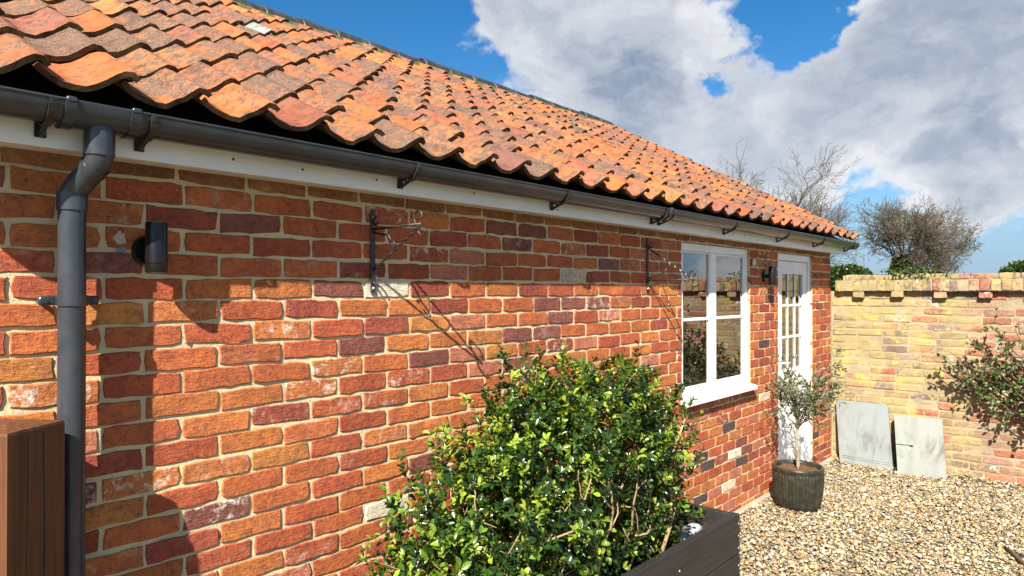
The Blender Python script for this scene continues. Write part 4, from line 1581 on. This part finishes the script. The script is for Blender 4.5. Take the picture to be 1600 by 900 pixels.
def rounded(r, asp=1.0, n=5, x0=0, x1=1, z0=0, z1=1):
    out = []
    for (cx, cz, a0) in ((x1 - r, z0 + r * asp, 270), (x1 - r, z1 - r * asp, 0), (x0 + r, z1 - r * asp, 90), (x0 + r, z0 + r * asp, 180)):
        for i in range(n + 1):
            a = R(a0 + 90 * i / n)
            out.append((cx + r * math.cos(a), cz + r * asp * math.sin(a)))
    return out


pa = thing('metal_tray', 'taller stained white tray panel leaning in the wall corner', 'panel', (7.40, 1.90, 0))
o, ex, ez, ny = lean_panel((7.352, 2.135, 0.0), (7.365, 1.658, 0.0), (7.480, 2.205, 0.605), (7.478, 1.735, 0.635), 0.04)
M['tray'] = stained('stained_white_tray', (0.185, 0.21, 0.215), 2)
q = MB()
panel_mesh(q, o, ex, ez, ny, rounded(0.045, 0.8), 0.0, -0.022)
x = q.build('tray_face', M['tray'], pa)
fix_normals(x.data)
q = MB()
panel_mesh(q, o, ex, ez, ny, rounded(0.03, 0.8, 5, 0.03, 0.97, 0.03, 0.97), -0.0225, -0.040)
x = q.build('tray_rim', M['tray'], pa)
fix_normals(x.data)
for zz in (0.085, 0.115):
    q = MB()
    q.tube([tuple(o + ex * (0.06 + 0.88 * t) + ez * (zz + 0.02 * (1 - t)) + ny * 0.001) for t in (0, .25, .5, .75, 1)], 0.0035, 6)
    q.build('pressed_bead', M['tray'], pa, True)
pb_ = thing('concrete_slab', 'shorter grey-white slab with a black slot leaning beside the climbing shrub', 'panel', (7.36, 1.40, 0))
o, ex, ez, ny = lean_panel((7.296, 1.603, 0.0), (7.345, 1.211, 0.0), (7.430, 1.665, 0.520), (7.445, 1.262, 0.550), 0.04)
M['slab'] = stained('weathered_slab', (0.20, 0.215, 0.205), 2)
q = MB()
panel_mesh(q, o, ex, ez, ny, [(0, 0), (1, 0), (1, 1), (0, 1)], 0.0, -0.045)
x = q.build('slab_body', M['slab'], pb_)
fix_normals(x.data)
q = MB()
q.tube([tuple(o + ex * t + ez * (0.50 + 0.01 * t) + ny * 0.0005) for t in (0.004, 0.15, 0.30)], 0.0035, 6)
q.tube([tuple(o + ex * 0.30 + ez * 0.5 + ny * 0.002), tuple(o + ex * 0.36 + ez * 0.495 + ny * 0.002)], [0.008, 0.009], 8)
q.build('slot', M['felt'], pb_)
for ux in (pa, pb_):
    pass

# ---------------------------------------------------------------- climbing shrub on the garden wall
climber = thing('climbing_shrub', 'leafy climbing shrub with thin stems spreading over the garden wall', 'shrub', (7.42, 0.25, 0))
g8 = np.random.default_rng(9)
cs_ = MB()
P_, D_, U_ = [], [], []
targets = [(7.30, 1.05, 1.33), (7.33, 0.88, 1.42), (7.32, 1.18, 1.18), (7.36, 1.32, 1.02), (7.33, 1.10, 0.98), (7.34, 0.95, 1.10), (7.30, 0.80, 1.22), (7.33, 0.70, 1.40),
           (7.30, 0.75, 0.92), (7.34, 0.86, 0.76), (7.30, 0.66, 0.66), (7.33, 0.60, 0.82), (7.32, 0.55, 1.05), (7.30, 0.50, 0.60), (7.34, 0.92, 1.00), (7.33, 1.22, 1.10),
           (7.32, 0.52, 1.32), (7.30, 0.40, 1.5), (7.3, 0.2, 1.2), (7.3, 0.1, 0.8), (7.3, 0.3, 0.9), (7.33, 0.74, 1.06)]
for tg in targets:
    s = np.array((7.43, 0.22 + g8.normal(0, 0.05), 0.0))
    mid = np.array((7.40, 0.30 + 0.3 * (tg[1] - 0.3), tg[2] * 0.55 + 0.1))
    pts = np.concatenate([wander(s, mid, 6, 0.012, g8), wander(mid, tg, 9, 0.014, g8)[1:]])
    cs_.tube(pts.tolist(), np.linspace(0.010, 0.003, len(pts)).tolist(), 6)
    for j in range(11):
        b = pts[g8.integers(7, len(pts))]
        f = b + unit(g8.normal(0, 1, 3) * np.array([0.45, 1.0, 0.8])) * g8.uniform(0.05, 0.17)
        f[0] = min(f[0], GX - 0.03)
        q = wander(b, f, 5, 0.006, g8)
        cs_.tube(q.tolist(), np.linspace(0.003, 0.0013, 5).tolist(), 4, False)
        for t in range(1, 5):
            for _ in range(2):
                P_.append(q[t])
                D_.append(unit((q[t] - q[t - 1]) * 18 + g8.normal(0, 0.7, 3)))
                U_.append(unit(np.array([-0.55, -0.3, 0.7]) + g8.normal(0, 0.5, 3)))
cs_.build('stems', M['stem'], climber, True, 'stuff')
P_, D_, U_ = map(np.array, (P_, D_, U_))
P_[:, 0] = np.minimum(P_[:, 0], GX - 0.02)
nl = len(P_)
cpal = np.array([(0.032, 0.066, 0.016), (0.055, 0.10, 0.02), (0.09, 0.14, 0.028), (0.022, 0.042, 0.015), (0.10, 0.045, 0.025)])
leaves_mesh('foliage', P_, D_, U_, g8.uniform(0.024, 0.042, nl), g8.uniform(0.020, 0.032, nl), cpal[g8.choice(5, nl, p=[.3, .3, .18, .14, .08])], M['ivy'], climber)

# small ivy on the coping
ivy = thing('wall_ivy', 'tuft of ivy growing over the coping of the garden wall', 'ivy', (7.55, 1.55, 1.8))
nl = 420
yv = g8.normal(1.52, 0.13, nl)
P_ = np.stack([GX - 0.05 + g8.uniform(-0.01, 0.18, nl), yv, 1.90 + g8.normal(0.012, 0.022, nl)], 1)
P_[:, 2] -= np.where(P_[:, 0] < GX - 0.02, g8.uniform(0.0, 0.13, nl), 0)
leaves_mesh('foliage', P_, unit(g8.normal(0, 1, (nl, 3)) + np.array([-0.4, 0, 0.3])), unit(g8.normal(0, 0.6, (nl, 3)) + np.array([-0.5, 0, 0.8])), g8.uniform(0.02, 0.035, nl), g8.uniform(0.018, 0.03, nl),
            cpal[g8.choice(5, nl, p=[.35, .3, .1, .2, .05])], M['ivy'], ivy)

# ---------------------------------------------------------------- far trees
def at_px(u, dist, z=0.0):
    r = (u - 800) / 1070
    return np.array([dist * (CTH + r * STH), dist * (STH - r * CTH), z])


def bare_tree(u, dist, height, spread, lean, label, seed, ivy_h, trunk_r=0.22, levels=6):
    g = np.random.default_rng(seed)
    base = at_px(u, dist)
    t = thing('bare_tree', label, 'tree', base.tolist(), 'trees beyond the garden wall')
    tm, bm2, tw = MB(), MB(), MB()
    right = np.array([STH, -CTH, 0.0])
    ivyp = []

    def grow(p, d, L, r, lev):
        n = 5 if lev < 3 else 4
        pts = [p]
        dd = d.copy()
        for i in range(n):
            dd = unit(dd + g.normal(0, 0.17 if lev else 0.09, 3) + right * lean * 0.10 + np.array([0, 0, 0.05 if lev < 3 else 0.01]))
            pts.append(pts[-1] + dd * L / n)
        r1 = max(r * 0.64, 0.0095)
        mb = tm if lev == 0 else (bm2 if lev < 4 else tw)
        mb.tube(pts, np.linspace(r, r1, n + 1).tolist(), 8 if lev < 2 else (5 if lev < 4 else 3), False)
        if lev < 2:
            for q in pts:
                if q[2] < ivy_h:
                    ivyp.append((q, r))
        if lev >= levels:
            return
        kids = [3, 3, 3, 3, 3, 2, 2, 2][min(lev, 7)] + (1 if g.random() < 0.35 else 0)
        for c in range(kids):
            k = n if c == 0 else int(g.integers(max(1, n - 3), n + 1))
            side = unit(np.cross(dd, g.normal(0, 1, 3)))
            a = g.uniform(0.35, 0.95) if c else g.uniform(0.1, 0.4)
            nd = unit(dd * math.cos(a) + side * math.sin(a) * np.array([spread, spread, 0.8]) + np.array([0, 0, 0.06]))
            grow(pts[k], nd, L * g.uniform(0.62, 0.86), r1 * g.uniform(0.55, 0.8) if c else r1 * 0.9, lev + 1)

    grow(base, unit(np.array([0, 0, 1.0]) + right * lean * 0.5), height * 0.36, trunk_r, 0)
    tm.build('trunk', M['tree_bark'], t, True)
    bm2.build('branches', M['tree_bark'], t, True)
    tw.build('crown', M['tree_bark'], t, True, 'stuff')
    if ivyp:
        P, Dv = [], []
        for (q, r) in ivyp:
            m = 420
            dv = unit(g.normal(0, 1, (m, 3)))
            P.append(q + dv * np.array([r * 2.6, r * 2.6, height * 0.06]) * g.uniform(0.6, 1.15, (m, 1)))
            Dv.append(dv)
        P, Dv = np.concatenate(P), np.concatenate(Dv)
        nl = len(P)
        ip = np.array([(0.035, 0.055, 0.016), (0.06, 0.085, 0.022), (0.10, 0.115, 0.035)])
        leaves_mesh('ivy', P, unit(Dv + g.normal(0, 0.7, Dv.shape)), unit(g.normal(0, 0.5, Dv.shape) + np.array([0, 0, 1.0])), g.uniform(0.10, 0.19, nl), g.uniform(0.08, 0.15, nl), ip[g.choice(3, nl)], M['ivy'], t)
    return t


bare_tree(1366, 34, 5.9, 1.25, 0.25, 'bare spreading tree with ivy on its leaning trunk, just right of the roof end', 3, 3.2, 0.24, 8)
bare_tree(1432, 36, 5.2, 1.5, 0.30, 'bare windswept tree leaning right above the garden wall coping', 12, 2.7, 0.22, 8)
bare_tree(1235, 40, 6.5, 1.0, 0.2, 'bare tree whose crown shows above the roof slope', 5, 2.0, 0.25, 7)
bare_tree(1165, 44, 9.0, 1.0, 0.1, 'farthest bare tree, only its top twigs above the roof', 8, 2.0, 0.25, 7)

def leafy_bush(u, dist, rx, rz, z, label, seed):
    g = np.random.default_rng(seed)
    c = at_px(u, dist, z)
    t = thing('evergreen_bush', label, 'bush', (c[0], c[1], 0), 'bushes beyond the garden wall')
    n = 2600
    d = unit(g.normal(0, 1, (n, 3)))
    P = c + d * np.array([rx, rx, rz]) * (g.uniform(0.55, 1.0, n) ** 0.5)[:, None] * (1 + 0.16 * np.sin(d[:, :1] * 7 + 1) * np.sin(d[:, 2:] * 6 + seed))
    ip = np.array([(0.025, 0.05, 0.014), (0.045, 0.08, 0.02), (0.08, 0.11, 0.03)])
    leaves_mesh('crown', P, unit(d + g.normal(0, 0.6, d.shape)), unit(g.normal(0, 0.6, d.shape) + np.array([0, 0, 1])), g.uniform(0.14, 0.26, n), g.uniform(0.1, 0.2, n), ip[g.choice(3, n)], M['ivy'], t)
    MB().tube([(c[0], c[1], -0.05), (c[0] + .05, c[1], z * 0.6), (c[0], c[1] + .05, z)], [0.12, 0.09, 0.05], 7).build('trunk', M['tree_bark'], t, True)


leafy_bush(1606, 30, 0.95, 0.62, 2.35, 'dark rounded evergreen top showing over the wall at the right edge', 2)
leafy_bush(1325, 30, 1.1, 0.8, 2.0, 'olive-green ivy thicket behind the wall beside the house corner', 6)

st_ = MB()
st_.tube([(5.625, 0.598, 0.016), (5.48, 0.525, 0.022), (5.30, 0.445, 0.018), (5.14, 0.37, 0.020)], [0.010, 0.014, 0.013, 0.011], 7)  # dark tube laid along the dark streak on the gravel
tag(st_.build('streak', M['stem'], None, True), 'dark stick lying on the gravel at the right edge', 'streak')

dl = plain_mat('dead_leaf', (0.20, 0.085, 0.035), 0.8, 0.2, 0.25, 60, c2=(0.11, 0.05, 0.025))
LDM = MB().add(LEAF_V * np.array([0.55, 1, 1.8]), LEAF_F).mesh('dead_leaf', dl, True)
spots = [(5.05, 1.62, 'on the gravel nearest the planter corner'), (5.72, 1.35, 'on the gravel in front of the fluted pot'), (6.55, 1.05, 'on the gravel in front of the shorter slab'),
         (5.30, 1.05, 'on the gravel in the middle of the yard'), (6.95, 0.80, 'on the gravel under the climbing shrub')]
for i, (x, y, w) in enumerate(spots):
    o = link('dead_leaf', LDM, None, None, Matrix.Translation((x, y, 0.024)) @ Matrix.Rotation(1.3 * i, 4, 'Z') @ Matrix.Rotation(0.25, 4, 'X') @ Matrix.Scale(0.055, 4))
    tag(o, 'curled brown dead leaf lying ' + w, 'leaf', 'dead leaves on the gravel')
